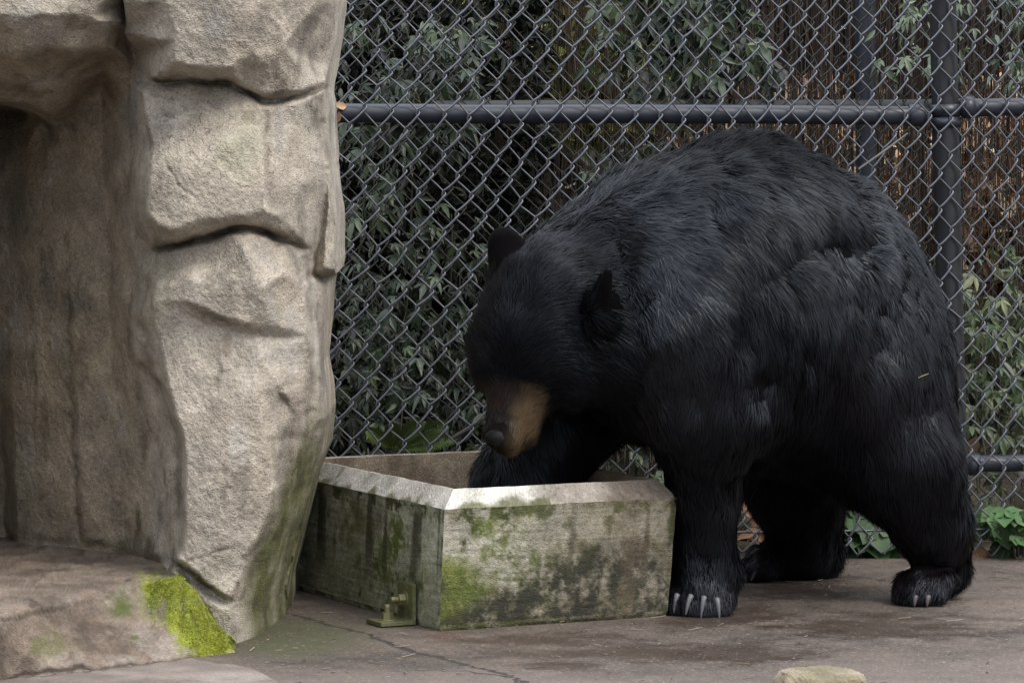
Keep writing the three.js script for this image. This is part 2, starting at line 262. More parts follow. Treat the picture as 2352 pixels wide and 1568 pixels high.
  // cracks, chipped seams and stained edges: path, width (picture units at the rock), depth, stain
  const seams = [
    [[[349, 186], [430, 186], [520, 187], [546, 198], [570, 215], [605, 232], [640, 233], [680, 227], [715, 212], [746, 198]], 5, .006, .8],
    [[[352, 575], [405, 563], [440, 554], [485, 541], [530, 529], [580, 530], [610, 542], [640, 556], [672, 567], [704, 576]], 5, .008, .85],
    [[[426, 702], [450, 711], [480, 728], [510, 741], [550, 751], [592, 759]], 7, .005, .6],
    [[[330, 835], [352, 876], [374, 910], [392, 965], [404, 1012], [410, 1060], [408, 1120], [405, 1180]], 9, .006, .75],
    [[[322, 740], [340, 800], [352, 872]], 6, .003, .4],
    [[[612, 250], [612, 330], [618, 400], [620, 480]], 7, .003, .55],
    [[[382, 385], [400, 420], [430, 448], [470, 478]], 3, .003, .3], [[[236, 215], [240, 250], [250, 270]], 3, .004, .4],
    [[[400, 1290], [440, 1316], [480, 1344], [513, 1370]], 6, .008, .9], [[[405, 1300], [425, 1330], [450, 1375], [490, 1430], [520, 1480]], 4, .006, .6],
    [[[160, 480], [150, 620], [156, 760], [162, 900], [168, 1040], [176, 1180], [190, 1240]], 6, .005, .5], [[[70, 700], [76, 860], [74, 1000], [90, 1150]], 4, .003, .3],
    [[[290, 760], [312, 900], [330, 1010], [322, 1120]], 8, .003, .45], [[[640, 905], [656, 925], [672, 950]], 5, .006, .7], [[[560, 1285], [590, 1255], [630, 1200]], 5, .004, .45], [[[540, 1345], [530, 1420], [527, 1490]], 6, .006, .7],
    [[[712, 600], [708, 700], [712, 800], [718, 900]], 5, .004, .5], [[[480, 800], [500, 840], [494, 880]], 6, .003, .4], [[[430, 1290], [480, 1272], [520, 1262]], 3, .003, .4],
    [[[20, 1238], [90, 1236], [200, 1245], [320, 1275], [396, 1290]], 9, .0, .85],
  ].map(([l, w, d, a]) => ({ l, w, d, a, b: [Math.min(...l.map((p) => p[0])) - 3 * w, Math.max(...l.map((p) => p[0])) + 3 * w, Math.min(...l.map((p) => p[1])) - 3 * w, Math.max(...l.map((p) => p[1])) + 3 * w] }));
  const depth = (x, y) => { const u = clamp((x - gx0) / GH, 0, gw - 1.001), v = clamp((y - gy0) / GH, 0, gh - 1.001), i = Math.floor(u), j = Math.floor(v), fu = u - i, fv = v - j, k = j * gw + i; return lerp(lerp(Z[k], Z[k + 1], fu), lerp(Z[k + gw], Z[k + gw + 1], fu), fv); };
  const sw = sil.map(([x, y, z]) => { const p = at(x, y, z); return [-p.y, p.x]; });   // edge by height
  const nu = 340, nw = 44, rows = 540, cols = nu + nw, pos = new Float32Array((rows + 1) * (cols + 1) * 3), uv = new Float32Array((rows + 1) * (cols + 1) * 2), col = new Float32Array(pos.length), PX = new Float32Array((rows + 1) * (cols + 1) * 2);
  for (let j = 0; j <= rows; j++) {
    const y = lerp(-0.03, 1.42, j / rows), xr = polyAt(sw, -y, 0, 1) + 0.004 * fbm(y * 14, 3, 1, 3) - 0.004;
    for (let i = 0; i <= cols; i++) {
      let x, z;
      if (i <= nu) {
        x = lerp(-1.25, xr, i / nu);
        const wx = 0.007 * fbm(x * 18, y * 18, 2, 3), wy = 0.009 * fbm(x * 18, y * 18, 8, 3);
        z = depth(Math.min(x + wx, xr), y + wy);
        const e = sst(1, 0.985, i / nu) ;
        z += e * (0.009 * fbm(x * 6, y * 6, z * 6, 3) + 0.002 * fbm(x * 20, y * 20, z * 20, 3) * (1 + 1.2 * noise(x * 5, y * 5, z * 5 + 7)) + 0.0012 * noise(x * 80, y * 70, z * 80) + 0.0013 * noise(x * 170, y * 160, z * 150));
      } else {
        const t = (i - nu) / nw, z0 = depth(xr, y) - 0.005;    // round the edge and away behind
        x = xr + 0.003 * Math.sin(Math.min(1, t * 4) * Math.PI / 2) - 1.0 * Math.max(0, t - 0.6) * (t - 0.6) * 6 + 0.004 * fbm(y * 9, t * 6, 5, 3) * Math.min(1, t * 3); z = z0 - 0.62 * t;
      }
      let stain = 0;
      { const [qx, qy] = pic(x, y, z), jx = qx + 7 * noise(x * 45, y * 45, 3) + 3 * noise(x * 130, y * 130, 5), jy = qy + 7 * noise(x * 45, y * 45, 8) + 3 * noise(x * 130, y * 130, 1);
        for (const m of seams) if (jx > m.b[0] && jx < m.b[1] && jy > m.b[2] && jy < m.b[3]) { const q = segDist(m.l, jx, jy) / m.w, g = Math.exp(-q * q), v = clamp(0.75 + 0.7 * noise(x * 24, y * 24, m.w)); z -= m.d * g * v; stain = Math.max(stain, m.a * Math.exp(-q * q * 0.55) * v); } }
      const o = (j * (cols + 1) + i); pos[o * 3] = x; pos[o * 3 + 1] = y; pos[o * 3 + 2] = z; uv[o * 2] = (x + z * 0.55) * 2; uv[o * 2 + 1] = (y + z * 0.2) * 2;
      const [px, py] = pic(x, y, z); PX[o * 2] = px; PX[o * 2 + 1] = py;
      const n1 = fbm(x * 5, y * 4, z * 5, 4), n2 = fbm(x * 22, y * 14, z * 22, 4), n3 = noise(x * 3, y * 3, z * 3 + 4);
      const c = [0.48, 0.435, 0.372];
      mixc(c, [0.52, 0.485, 0.435], 0.55 * sst(-0.1, 0.5, n1) ); mixc(c, [0.335, 0.275, 0.21], 0.5 * sst(0.0, 0.5, -n1 + 0.4 * n3));
      mixc(c, [0.36, 0.295, 0.21], (0.6 + 0.6 * n1) * sst(0.24, 0.1, z) * (px < 420 ? 1 : 0)); mixc(c, [0.36, 0.335, 0.265], 0.6 * sst(0.05, 0.5, fbm(x * 9, y * 6, 6, 4)) * (px < 400 ? 1 : 0));  // recess wall browner with depth, partly overhang shade put into the colour
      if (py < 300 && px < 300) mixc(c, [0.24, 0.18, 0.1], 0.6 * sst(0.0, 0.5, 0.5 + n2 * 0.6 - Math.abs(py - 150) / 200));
      // lichen and moss
      mixc(c, [0.17, 0.15, 0.13], 0.62 * sst(0.12, 0.42, fbm(x * 9 + 3, y * 6, z * 9, 4) + 0.12 * noise(x * 110, y * 110, z * 110))); mixc(c, [0.5, 0.49, 0.47], 0.5 * sst(0.15, 0.5, fbm(x * 11 + 40, y * 7, z * 11, 4)));
      mixc(c, [0.36, 0.385, 0.27], 0.5 * sst(0.2, 1.05, 1.1 - Math.hypot((px - 555) / 90, (py - 350) / 110) + 0.5 * n2));
      const side = clamp((px - polyAt([[850, 735], [950, 690], [1100, 640], [1280, 560], [1400, 545], [1500, 560]], py)) / 40);
      const mossy = side * sst(880, 1080, py + 60 * n1) ; mixc(c, [0.115, 0.125, 0.03], clamp(mossy * (0.82 + 0.9 * n2)));
      mixc(c, [0.05, 0.05, 0.025], 0.75 * mossy * sst(0.12, 0.5, n2 + 0.2 * noise(x * 120, y * 30, 5)));
      mixc(c, [0.13, 0.12, 0.06], 0.8 * sst(0.05, 0.45, n2 + 0.35 * sst(1080, 1290, py) - 0.2) * (px > 230 && px < 400 ? 1 : 0.15) * sst(980, 1150, py));
      mixc(c, [0.5, 0.5, 0.49], 0.5 * sst(0.35, 0.8, 1 - Math.hypot((px - 545) / 50, (py - 1010) / 110) + 0.5 * n2));
      mixc(c, [0.33, 0.32, 0.31], 0.6 * sst(0.4, 0.8, 1 - Math.hypot((px - 640) / 26, (py - 300) / 190) + 0.5 * n2));
      mixc(c, [0.17, 0.125, 0.08], 0.4 * sst(0.3, 0.55, n2 + 0.15 * n1));
      mixc(c, [0.1, 0.095, 0.05], 0.5 * sst(0.15, 0.5, noise(x * 70, y * 7, 3) * 0.6 + n2 * 0.7) * (px > 700 ? 1 : 0.25));
      mixc(c, [0.085, 0.068, 0.042], stain); const gr = 1 + 0.16 * noise(x * 210, y * 210, z * 210) + 0.1 * fbm(x * 60, y * 60, z * 60, 2); c[0] *= gr; c[1] *= gr; c[2] *= gr;
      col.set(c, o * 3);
    }
  }
  const regions = [
    ['overhang_stone', [[-400, -400], [290, -400], [292, 90], [300, 150], [232, 196], [192, 230], [150, 262], [120, 270], [90, 262], [50, 240], [0, 238], [-400, 245]]],
    ['top_stone', [[290, -400], [900, -400], [900, 196], [748, 198], [715, 211], [680, 226], [640, 232], [605, 231], [570, 214], [540, 196], [520, 186], [349, 186], [310, 150]]],
    ['edge_stone', [[745, 200], [900, 200], [900, 648], [756, 646], [735, 642], [716, 634], [722, 600], [738, 550], [748, 470], [750, 400], [742, 280]]],
    ['middle_stone', [[310, 180], [349, 186], [520, 186], [540, 196], [605, 231], [680, 226], [750, 198], [742, 280], [750, 400], [748, 470], [738, 550], [722, 600], [704, 576], [640, 555], [580, 529], [530, 528], [440, 553], [360, 572], [300, 560]]],
    ['lower_stone', [[300, 560], [360, 572], [440, 553], [530, 528], [580, 529], [640, 555], [704, 576], [716, 634], [756, 646], [900, 648], [900, 1700], [396, 1700], [396, 1288], [404, 1180], [410, 1060], [390, 960], [330, 830], [308, 720]]],
  ];
  const lists = new Map();
  for (let j = 0; j < rows; j++) for (let i = 0; i < cols; i++) {
    const a = j * (cols + 1) + i, b = a + 1, c = a + cols + 1, d = c + 1;
    const px = PX[a * 2], py = PX[a * 2 + 1]; let name = 'recess_wall';
    for (const [n, poly] of regions) if (inside(poly, i > nu ? Math.max(px, 760) : px, py)) { name = n; break; }
    if (!lists.has(name)) lists.set(name, []);
    lists.get(name).push(a, b, c, b, d, c);
  }
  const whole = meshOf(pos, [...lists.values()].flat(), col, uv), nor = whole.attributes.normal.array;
  const cliff = thing('rock_cliff', 'tall tan sculpted rock cliff with deep cracks rising left of the trough', 'rock');
  for (const [name, list] of lists) {
    const map = new Map(), P = [], N = [], C = [], U = [], I = [];
    for (let f = 0; f < list.length; f += 3) {
      let ax = 0, ay = 0, az = 0; for (let e = 0; e < 3; e++) { const k = list[f + e] * 3; ax += nor[k]; ay += nor[k + 1]; az += nor[k + 2]; }
      ax = Math.abs(ax); ay = Math.abs(ay); az = Math.abs(az); const face = az * 1.15 >= ax && az >= ay ? 0 : ax >= ay ? 1 : 2;   // grain laid on from the side that the face looks to
      for (let e = 0; e < 3; e++) {
        const k = list[f + e], key = k * 3 + face; let m = map.get(key);
        if (m === undefined) { m = map.size; map.set(key, m); for (let q = 0; q < 3; q++) { P.push(pos[k * 3 + q]); N.push(nor[k * 3 + q]); C.push(col[k * 3 + q]); } const x = pos[k * 3], y = pos[k * 3 + 1], z = pos[k * 3 + 2]; U.push(...(face === 0 ? [x * 2, y * 2] : face === 1 ? [z * 2 + 0.31, y * 2] : [x * 2, z * 2 + 0.17])); }
        I.push(m);
      }
    }
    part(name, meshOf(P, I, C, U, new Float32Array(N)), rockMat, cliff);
  }
}
// ledge at the foot of the cliff
{
  const back = [[-260, 1250], [0, 1225], [90, 1222], [200, 1240], [320, 1268], [395, 1290], [430, 1330], [480, 1398], [535, 1484]];
  const edge = [[-260, 1440], [0, 1402], [120, 1372], [250, 1347], [345, 1332], [420, 1345], [470, 1405], [505, 1455], [540, 1492]];
  const base = [[-260, 1590], [0, 1562], [140, 1546], [300, 1528], [440, 1510], [535, 1500], [545, 1498]];
  const hgt = (px) => 0.125 * sst(552, 400, px);
  const mossAt = [], nc = 380, nr = 150, pos = [], uv = [], col = [], idx = [];
  for (let i = 0; i <= nc; i++) {
    const px = lerp(-250, 538, i / nc), h = hgt(px);
    const pb = onFloor(px, polyAt(back, px), h + 0.005), pe = onFloor(px, polyAt(edge, px), h), p0 = onFloor(px, polyAt(base, px), FLOOR);
    pb.z -= 0.08; if (p0.z < pe.z + 0.02) p0.z = pe.z + 0.02;
    const prof = [pb, pb.clone().lerp(pe, 0.55).add(V(0, 0.006, 0)), pe.clone().add(V(0, 0.0, -0.03)), pe.clone().add(V(0, -0.022, 0.016)), pe.clone().lerp(p0, 0.55).add(V(0, 0, 0.008)), p0, p0.clone().add(V(0, -0.03, 0.012))];
    const cv = new THREE.CatmullRomCurve3(prof, false, 'catmullrom', 0.35);
    for (let j = 0; j <= nr; j++) {
      const p = cv.getPoint(j / nr);
      const n1 = fbm(p.x * 6, p.y * 9, p.z * 6, 4), n2 = fbm(p.x * 24, p.y * 24, p.z * 24, 4);
      p.y += 0.011 * n1 + 0.006 * n2 + 0.0018 * noise(p.x * 120, p.y * 120, p.z * 120); p.z += 0.01 * fbm(p.x * 11, p.y * 11, 9, 3);
      pos.push(p.x, p.y, p.z); uv.push(p.x * 2, (p.y * 1.3 - p.z) * 2);
      const [qx, qy] = pic(p.x, p.y, p.z);
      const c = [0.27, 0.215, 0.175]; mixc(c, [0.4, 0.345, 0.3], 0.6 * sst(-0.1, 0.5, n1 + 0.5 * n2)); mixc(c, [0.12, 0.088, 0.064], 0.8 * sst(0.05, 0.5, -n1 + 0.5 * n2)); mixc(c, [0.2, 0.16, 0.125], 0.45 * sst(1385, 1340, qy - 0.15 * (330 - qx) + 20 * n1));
      const stk = noise(p.x * 70, p.y * 14, p.z * 14), n4 = fbm(p.x * 11 + 5, p.y * 16, p.z * 11, 5), jb = j / nr;
      mixc(c, [0.085, 0.062, 0.046], 0.7 * sst(0.08, 0.45, n4 + 0.3 * stk)); mixc(c, [0.43, 0.385, 0.345], 0.55 * sst(0.05, 0.4, -n4 + 0.25 * n2) * sst(0.3, 0.5, jb)); mixc(c, [0.47, 0.425, 0.39], 0.5 * sst(0.06, 0, Math.abs(jb - 0.44 - 0.03 * n1)) * sst(-0.3, 0.3, n2));
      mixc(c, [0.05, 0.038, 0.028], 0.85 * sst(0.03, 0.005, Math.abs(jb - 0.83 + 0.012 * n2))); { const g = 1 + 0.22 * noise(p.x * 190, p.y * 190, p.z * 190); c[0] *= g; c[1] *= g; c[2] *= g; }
      const mo = [[336, 1338], [420, 1318], [452, 1370], [475, 1405], [530, 1478], [540, 1492], [488, 1508], [430, 1492], [385, 1425], [345, 1400], [330, 1368]];
      const wx = qx + 9 * noise(p.x * 60, p.y * 60, p.z * 60) + 5 * noise(p.x * 160, p.y * 160, 3), wy = qy + 9 * noise(p.x * 60, p.y * 60, 7);
      const md = inside(mo, wx, wy) ? 1 : sst(30, 0, segDist([...mo, mo[0]], wx, wy)) * (0.6 + 0.5 * n2), mt = noise(p.x * 150, p.y * 150, p.z * 150); mixc(c, [0.24 + 0.14 * n2 + 0.08 * mt, 0.285 + 0.13 * n2 + 0.09 * mt, 0.03 + 0.03 * clamp(mt)], clamp(md * (1.15 + 0.6 * n2 + 0.25 * mt) * (n2 < -0.42 ? 0.4 : 1)));
      mixc(c, [0.1, 0.13, 0.025], clamp(0.95 * sst(0.0, 0.95, 1 - Math.hypot((wx - 280) / 46, (wy - 1388) / 60) + 0.55 * n2)));
      mixc(c, [0.12, 0.15, 0.03], sst(0.3, 0.7, 1 - Math.hypot((wx - 310) / 24, (wy - 1462) / 12) + 0.4 * n2)); mixc(c, [0.17, 0.17, 0.07], 0.7 * sst(0.3, 0.9, 1 - Math.hypot((wx - 110) / 70, (wy - 1480) / 60) + 0.9 * n2));
      if (inside(mo, wx, wy) && n2 > -0.42 && noise(p.x * 400, p.y * 400, p.z * 400) * 0.5 + 0.5 < 0.25 + segDist([...mo, mo[0]], wx, wy) / 22) mossAt.push(p.clone());
      col.push(...c);
      if (i < nc && j < nr) { const a = i * (nr + 1) + j; idx.push(a, a + 1, a + nr + 1, a + 1, a + nr + 2, a + nr + 1); }
    }
  }
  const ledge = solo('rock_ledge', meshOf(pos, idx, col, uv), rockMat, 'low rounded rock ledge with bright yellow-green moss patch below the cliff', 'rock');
  const r = rng(91), tuft = meshOf([[-1, 0, 0], [1, 0, 0], [0.3, 1, 0.3], [0, 0, -1], [0, 0, 1], [-0.4, 0.9, 0.2], [-.8, 0, .7], [.8, 0, -.7], [0.1, 1.1, -.3]].flat(), [0, 1, 2, 3, 4, 5, 6, 7, 8]), nT = Math.min(7000, mossAt.length * 3);
  const moss = new THREE.InstancedMesh(tuft, MS({ color: 0xffffff, roughness: 0.95, side: THREE.DoubleSide }), nT), M = new THREE.Matrix4(), q = new THREE.Quaternion(), e = new THREE.Euler();
  for (let i = 0; i < nT; i++) { const p = mossAt[Math.floor(r() * mossAt.length)].clone().add(V((r() - 0.5) * 0.006, (r() - 0.5) * 0.003, (r() - 0.5) * 0.006)), n = fbm(p.x * 30, p.y * 30, p.z * 30, 3), k = 0.7 + 0.6 * r() + 0.6 * n; e.set((r() - 0.1) * 0.9, r() * 6.3, (r() - 0.5) * 0.9); q.setFromEuler(e); M.compose(p, q, V(0.0013, 0.0012 + 0.0017 * r(), 0.0013)); moss.setMatrixAt(i, M); moss.setColorAt(i, rgb(0.36 * k + 0.05 * r(), 0.41 * k, 0.055 * k)); }
  moss.name = 'moss'; moss.userData.kind = 'stuff'; moss.castShadow = moss.receiveShadow = true; ledge.add(moss);
  // paler slab in front of the ledge
  const ap = [[-260, 1560], [0, 1556], [140, 1542], [300, 1522], [440, 1505], [560, 1522], [610, 1542], [660, 1572], [720, 1610]];
  const P = [], U = [], C = [], I = [], n = 120, m = 30;
  for (let i = 0; i <= n; i++) for (let j = 0; j <= m; j++) {
    const px = lerp(-250, 700, i / n), a = onFloor(px, polyAt(ap, px) + 3 * noise(px * 0.05, 2), 0.011), t = j / m, z = lerp(a.z, 1.9, t), x = lerp(a.x, a.x * 0.92, t);
    const n1 = fbm(x * 6, z * 4, 1, 4), c = [0.26, 0.22, 0.195]; mixc(c, [0.15, 0.118, 0.095], 0.7 * sst(0, 0.5, n1)); mixc(c, [0.34, 0.31, 0.285], 0.5 * sst(0, 0.5, -n1));
    P.push(x, j === 0 ? -0.004 : 0.011 + 0.004 * n1, z); U.push(x * 2, z * 2); C.push(...c);
    if (i < n && j < m) { const k = i * (m + 1) + j; I.push(k, k + 1, k + m + 1, k + 1, k + m + 2, k + m + 1); }
  }
  struct('pavement', meshOf(P, I, C, U), concMat);
}
function stone(seed, sx, sy, sz, cols) {
  const g = new THREE.IcosahedronGeometry(1, 24), p = g.attributes.position, c = [], u = [];
  const r = rng(seed), planes = [...Array(9)].map(() => { const n = V(r() * 2 - 1, r() * 2 - 1, r() * 2 - 1).normalize(); return [n, 0.62 + 0.3 * r()]; });
  for (let i = 0; i < p.count; i++) {
    const v = V().fromBufferAttribute(p, i); let k = 1; for (const [n, d] of planes) { const q = v.dot(n); if (q > 0.01) k = Math.min(k, d / q); }
    v.multiplyScalar(k * (1 + 0.17 * fbm(v.x * 2.2 + seed, v.y * 2.2, v.z * 2.2, 4) + 0.045 * fbm(v.x * 9, v.y * 9, v.z * 9 + seed, 3)));
    v.x *= sx; v.y *= sy; v.z *= sz; p.setXYZ(i, v.x, v.y, v.z); u.push(v.x * 2, (v.y + v.z * 0.5) * 2);
    const cc = [...cols[0]]; mixc(cc, cols[1], sst(-0.15, 0.3, fbm(v.x * 14 + seed, v.y * 14, v.z * 14, 4))); mixc(cc, cols[2], 0.9 * sst(0.05, 0.35, fbm(v.x * 9, v.y * 9 + seed, v.z * 9, 4) + 0.1)); c.push(...cc);
  }
  g.setAttribute('color', new THREE.Float32BufferAttribute(c, 3)); g.setAttribute('uv', new THREE.Float32BufferAttribute(u, 2));
  const { mergeVerts } = {}; g.computeVertexNormals(); return toCreasedNormals(g, 0.7);
}
{
  const s = solo('stone', stone(3, 0.098, 0.06, 0.09, [[0.33, 0.28, 0.21], [0.22, 0.18, 0.13], [0.2, 0.18, 0.11]]), rockMat, 'small pale yellowish stone lying on the floor below the bear', 'stone');
  s.position.copy(onFloor(1880, 1590, 0.015)); s.rotation.y = 0.4;
}

// ---------------------------------------------------------------- trough
{
  const FL = onFloor(1009, 1449), FR = onFloor(1534, 1415), u = FR.clone().sub(FL), Lu = u.length(); u.normalize();
  const w = V(u.z, 0, -u.x), Lw = 0.80; if (w.z > 0) w.negate();
  const t = thing('trough', 'weathered mossy concrete trough with pale chamfered rim under the bear', 'trough', V(FL.x, FLOOR, FL.z));
  // loops: height, outward offset
  const L = [[0.0, -0.004], [0.012, 0.0], [0.238, 0.004], [0.274, -0.026], [0.272, -0.040], [0.05, -0.058]];
  const corner = (k, l) => { const o = L[l][1], a = [[-o, -o], [Lu + o, -o], [Lu + o, Lw + o], [-o, Lw + o]][k]; a[0] += 0.06 * L[l][0]; return V(u.x * a[0] + w.x * a[1], L[l][0], u.z * a[0] + w.z * a[1]); };   // the cast leans a little
  const strip = (l, nv, kind) => {
    const gs = [];
    for (let k = 0; k < 4; k++) {
      const a = corner(k, l), b = corner((k + 1) % 4, l), c = corner(k, l + 1), d = corner((k + 1) % 4, l + 1), nu = 230, pos = [], uv = [], col = [], idx = [];
      for (let j = 0; j <= nv; j++) for (let i = 0; i <= nu; i++) {
        const s = i / nu, q = j / nv, p = a.clone().lerp(b, s).lerp(c.clone().lerp(d, s), q), len = k % 2 ? Lw : Lu, m = s * len;
        const P = V(p.x + t.position.x, p.y + t.position.y, p.z + t.position.z);
        const wv = V(fbm(P.x * 22, P.y * 22, P.z * 22, 3), fbm(P.x * 22, P.y * 22 + 9, P.z * 22, 3), fbm(P.x * 22 + 5, P.y * 22, P.z * 22, 3));
        const ed = Math.min(s, 1 - s) * len, chip = sst(0.015, 0, ed) * 0.5 + 0.5;
        p.addScaledVector(wv, 0.0026 * chip);
        if (kind === 'out' && q > 0.01 && q < 0.99 && ed > 0.004) { const nrm = [w.clone().negate(), u.clone(), w.clone(), u.clone().negate()][k]; p.addScaledVector(nrm, 0.0004 * noise(m * 6, P.y * 210 + 3 * noise(m * 5, 1), k) + 0.0006 * noise(m * 30, P.y * 120, k)); }
        pos.push(p.x, p.y, p.z); uv.push(m * 2 + k * 0.37, (q * Math.abs(L[l + 1][0] - L[l][0])) * 2 + l * 0.3);
        // colours
        const sp = 1 + 0.16 * noise(m * 230, P.y * 230, k) + 0.1 * noise(m * 120, P.y * 120, k + 4), n1 = fbm(m * 5 + k * 7, P.y * 7, k, 4), n2 = fbm(m * 22, P.y * 22, k + 3, 4), n3 = noise(m * 110, P.y * 110, k) * 0.6 + noise(m * 260, P.y * 260, k) * 0.5, n5 = fbm(m * 45, P.y * 40, k + 8, 3), st = noise(m * 36, P.y * 1.5, k + 5);
        let cc;
        if (kind === 'rim') {
          cc = [0.78, 0.77, 0.72];
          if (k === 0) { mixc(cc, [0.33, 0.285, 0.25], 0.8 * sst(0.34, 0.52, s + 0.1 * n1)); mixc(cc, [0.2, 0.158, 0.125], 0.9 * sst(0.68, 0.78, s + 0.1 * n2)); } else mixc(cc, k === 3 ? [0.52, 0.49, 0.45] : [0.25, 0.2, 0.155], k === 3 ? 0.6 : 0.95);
          mixc(cc, [0.2, 0.165, 0.125], 0.6 * sst(0.35, 0.6, n2 + 0.2 * n3)); mixc(cc, [0.1, 0.11, 0.03], 0.85 * sst(0.5, 0.9, (1 - q) * 0.75 + 0.8 * n2 + 0.3 * n1) * (s < 0.45 || k === 3 ? 1 : 0.2));
        } else if (kind === 'out') {
          cc = [0.4, 0.385, 0.32]; mixc(cc, [0.2, 0.168, 0.1], 0.85 * sst(-0.15, 0.4, n1 + 0.3 * n5)); mixc(cc, [0.46, 0.455, 0.38], 0.6 * sst(0.0, 0.45, -n1 + 0.3 * n2) * sst(0.35, 0.7, q));
          mixc(cc, [0.2, 0.165, 0.105], (k === 0 ? 0.5 * sst(0.2, 0.75, s + 0.25 * n1) : 0.2)); mixc(cc, [0.13, 0.105, 0.065], 0.6 * sst(0.1, 0.5, n5 + 0.6 * n2)); const sf = k === 0 ? s : k === 3 ? 1 - s : 0.5;
          const g = k === 0 ? sst(0.36, 0.0, Math.abs(s - 0.28)) * 0.55 + sst(0.18, 0, s) * sst(0.75, 0.1, q) * 1.1 : 0.85;
          mixc(cc, [0.13, 0.16, 0.035], clamp(sst(-0.15, 0.6, n2 * 0.6 + 0.6 * n5 + 0.35 * n3 + 0.55 * n1 + 0.35 * g + 0.25 * (0.6 - q) - 0.06)) * (k === 0 ? 0.25 + g : 0.8)); if (k === 3) mixc(cc, [0.48, 0.49, 0.38], 0.85 * sst(-0.3, 0.3, n5 * 0.6 - n1 + 0.2));  // left face painted paler to make up for its shaded side
          mixc(cc, [0.17, 0.2, 0.02], 0.9 * (k === 0 ? sst(0.3, 0.02, s + 0.15 * n1) : 0.3) * sst(0.5, 0.25, q + 0.3 * n1));
          { let gp = 0; const S = k === 3 ? 1 - s : s; for (const [a, b, w, h, f] of k === 0 ? [[.16, .84, .09, .16, .9], [.27, .56, .13, .2, .8], [.38, .42, .1, .2, .8], [.1, .3, .12, .28, 1], [.44, .26, .12, .16, .7], [.63, .52, .05, .14, .5], [.04, .12, .08, .2, .9]] : k === 3 ? [[.27, .66, .09, .26, 1], [.36, .4, .1, .3, .9], [.17, .3, .1, .24, .7], [.07, .9, .06, .12, .9], [.2, .93, .1, .07, .8]] : []) gp = Math.max(gp, f * sst(1.35, 0.3, Math.hypot((S - a) / w, (q - b) / h) + 0.5 * n2)); mixc(cc, [0.115, 0.15, 0.024], clamp(gp * sst(-0.35, 0.3, n5 * 0.8 + 0.45 * n3 + 0.6 * (gp - 0.55)))); }
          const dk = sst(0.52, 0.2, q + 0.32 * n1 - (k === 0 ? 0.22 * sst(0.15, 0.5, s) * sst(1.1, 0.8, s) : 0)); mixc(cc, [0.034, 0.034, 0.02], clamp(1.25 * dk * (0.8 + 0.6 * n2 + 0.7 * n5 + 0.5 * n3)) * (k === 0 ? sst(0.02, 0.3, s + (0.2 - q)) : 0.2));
          if (k === 3) mixc(cc, [0.09, 0.095, 0.055], 0.7 * sst(0.62, 1, sf + 0.1 * n1)); 
          mixc(cc, [0.06, 0.055, 0.03], 0.9 * sst(0.3, 0.62, st + 0.15 * n5) * sst(0.12, 0.6, q) * (k === 0 ? sst(0.45, 0.6, s) : 1));
          mixc(cc, [0.12, 0.095, 0.06], 0.7 * sst(0.5, 0.95, 1 - Math.abs(s - 0.82) * 7 + 0.8 * n2) * (k === 0 ? 1 : 0));
          mixc(cc, [0.06, 0.075, 0.015], 0.95 * sst(0.45, 0.75, n2 * 0.6 + n5 * 0.7 + 0.4 * n3 + 0.45 * sst(0.8, 1, q) + 0.12) * (k === 3 || s < 0.3 ? 1 : 0.5));
          mixc(cc, [0.05, 0.055, 0.02], 0.8 * sst(0.02, 0.004, ed) * sst(0.0, 0.3, n2 + 0.25));
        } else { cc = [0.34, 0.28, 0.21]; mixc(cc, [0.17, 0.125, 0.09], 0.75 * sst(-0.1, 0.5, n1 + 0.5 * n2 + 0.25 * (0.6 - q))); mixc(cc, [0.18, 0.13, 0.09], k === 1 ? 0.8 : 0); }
        if (kind === 'out') { const ln = 1 - 0.13 * sst(0.25, 0.7, noise(m * 9, P.y * 260 + 3 * noise(m * 5, 1), k + 2)) * sst(0.2, 0.5, q); cc[0] *= ln; cc[1] *= ln; cc[2] *= ln; }
        col.push(cc[0] * sp, cc[1] * sp, cc[2] * sp);
        if (i < nu && j < nv) { const e = j * (nu + 1) + i; idx.push(e, e + 1, e + nu + 1, e + 1, e + nu + 2, e + nu + 1); }
      }
      gs.push(meshOf(pos, idx, col, uv));
    }
    return gs;
  };
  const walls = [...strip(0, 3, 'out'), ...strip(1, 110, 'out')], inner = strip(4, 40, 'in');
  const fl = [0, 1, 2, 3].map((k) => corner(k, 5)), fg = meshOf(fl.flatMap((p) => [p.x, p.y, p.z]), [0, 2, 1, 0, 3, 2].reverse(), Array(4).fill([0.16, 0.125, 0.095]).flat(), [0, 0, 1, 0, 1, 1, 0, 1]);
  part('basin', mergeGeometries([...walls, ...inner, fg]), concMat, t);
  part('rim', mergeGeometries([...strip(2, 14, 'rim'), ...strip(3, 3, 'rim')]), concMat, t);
  // angle bracket bolted to the left face
  const brMat = MS({ vertexColors: true, map: grainCol, bumpMap: grainBump, bumpScale: 0.002, roughness: 0.6, metalness: 0.15 }), boltMat = MS({ color: rgb(0.17, 0.165, 0.075), roughness: 0.5, metalness: 0.45 });
  const paint = (g, c) => { const n = g.attributes.position.count, a = new Float32Array(n * 3); for (let i = 0; i < n; i++) { const k = 1 + 0.25 * fbm(g.attributes.position.getX(i) * 40, g.attributes.position.getY(i) * 40, g.attributes.position.getZ(i) * 40, 3); a.set([c[0] * k, c[1] * k, c[2] * k], i * 3); } g.setAttribute('color', new THREE.BufferAttribute(a, 3)); return g; };
  const sh = new THREE.Shape(); sh.moveTo(0, 0); sh.lineTo(0.074, 0); sh.lineTo(0.074, 0.006); sh.lineTo(0.012, 0.006); sh.quadraticCurveTo(0.006, 0.006, 0.006, 0.012); sh.lineTo(0.006, 0.078); sh.lineTo(0, 0.078); sh.closePath();
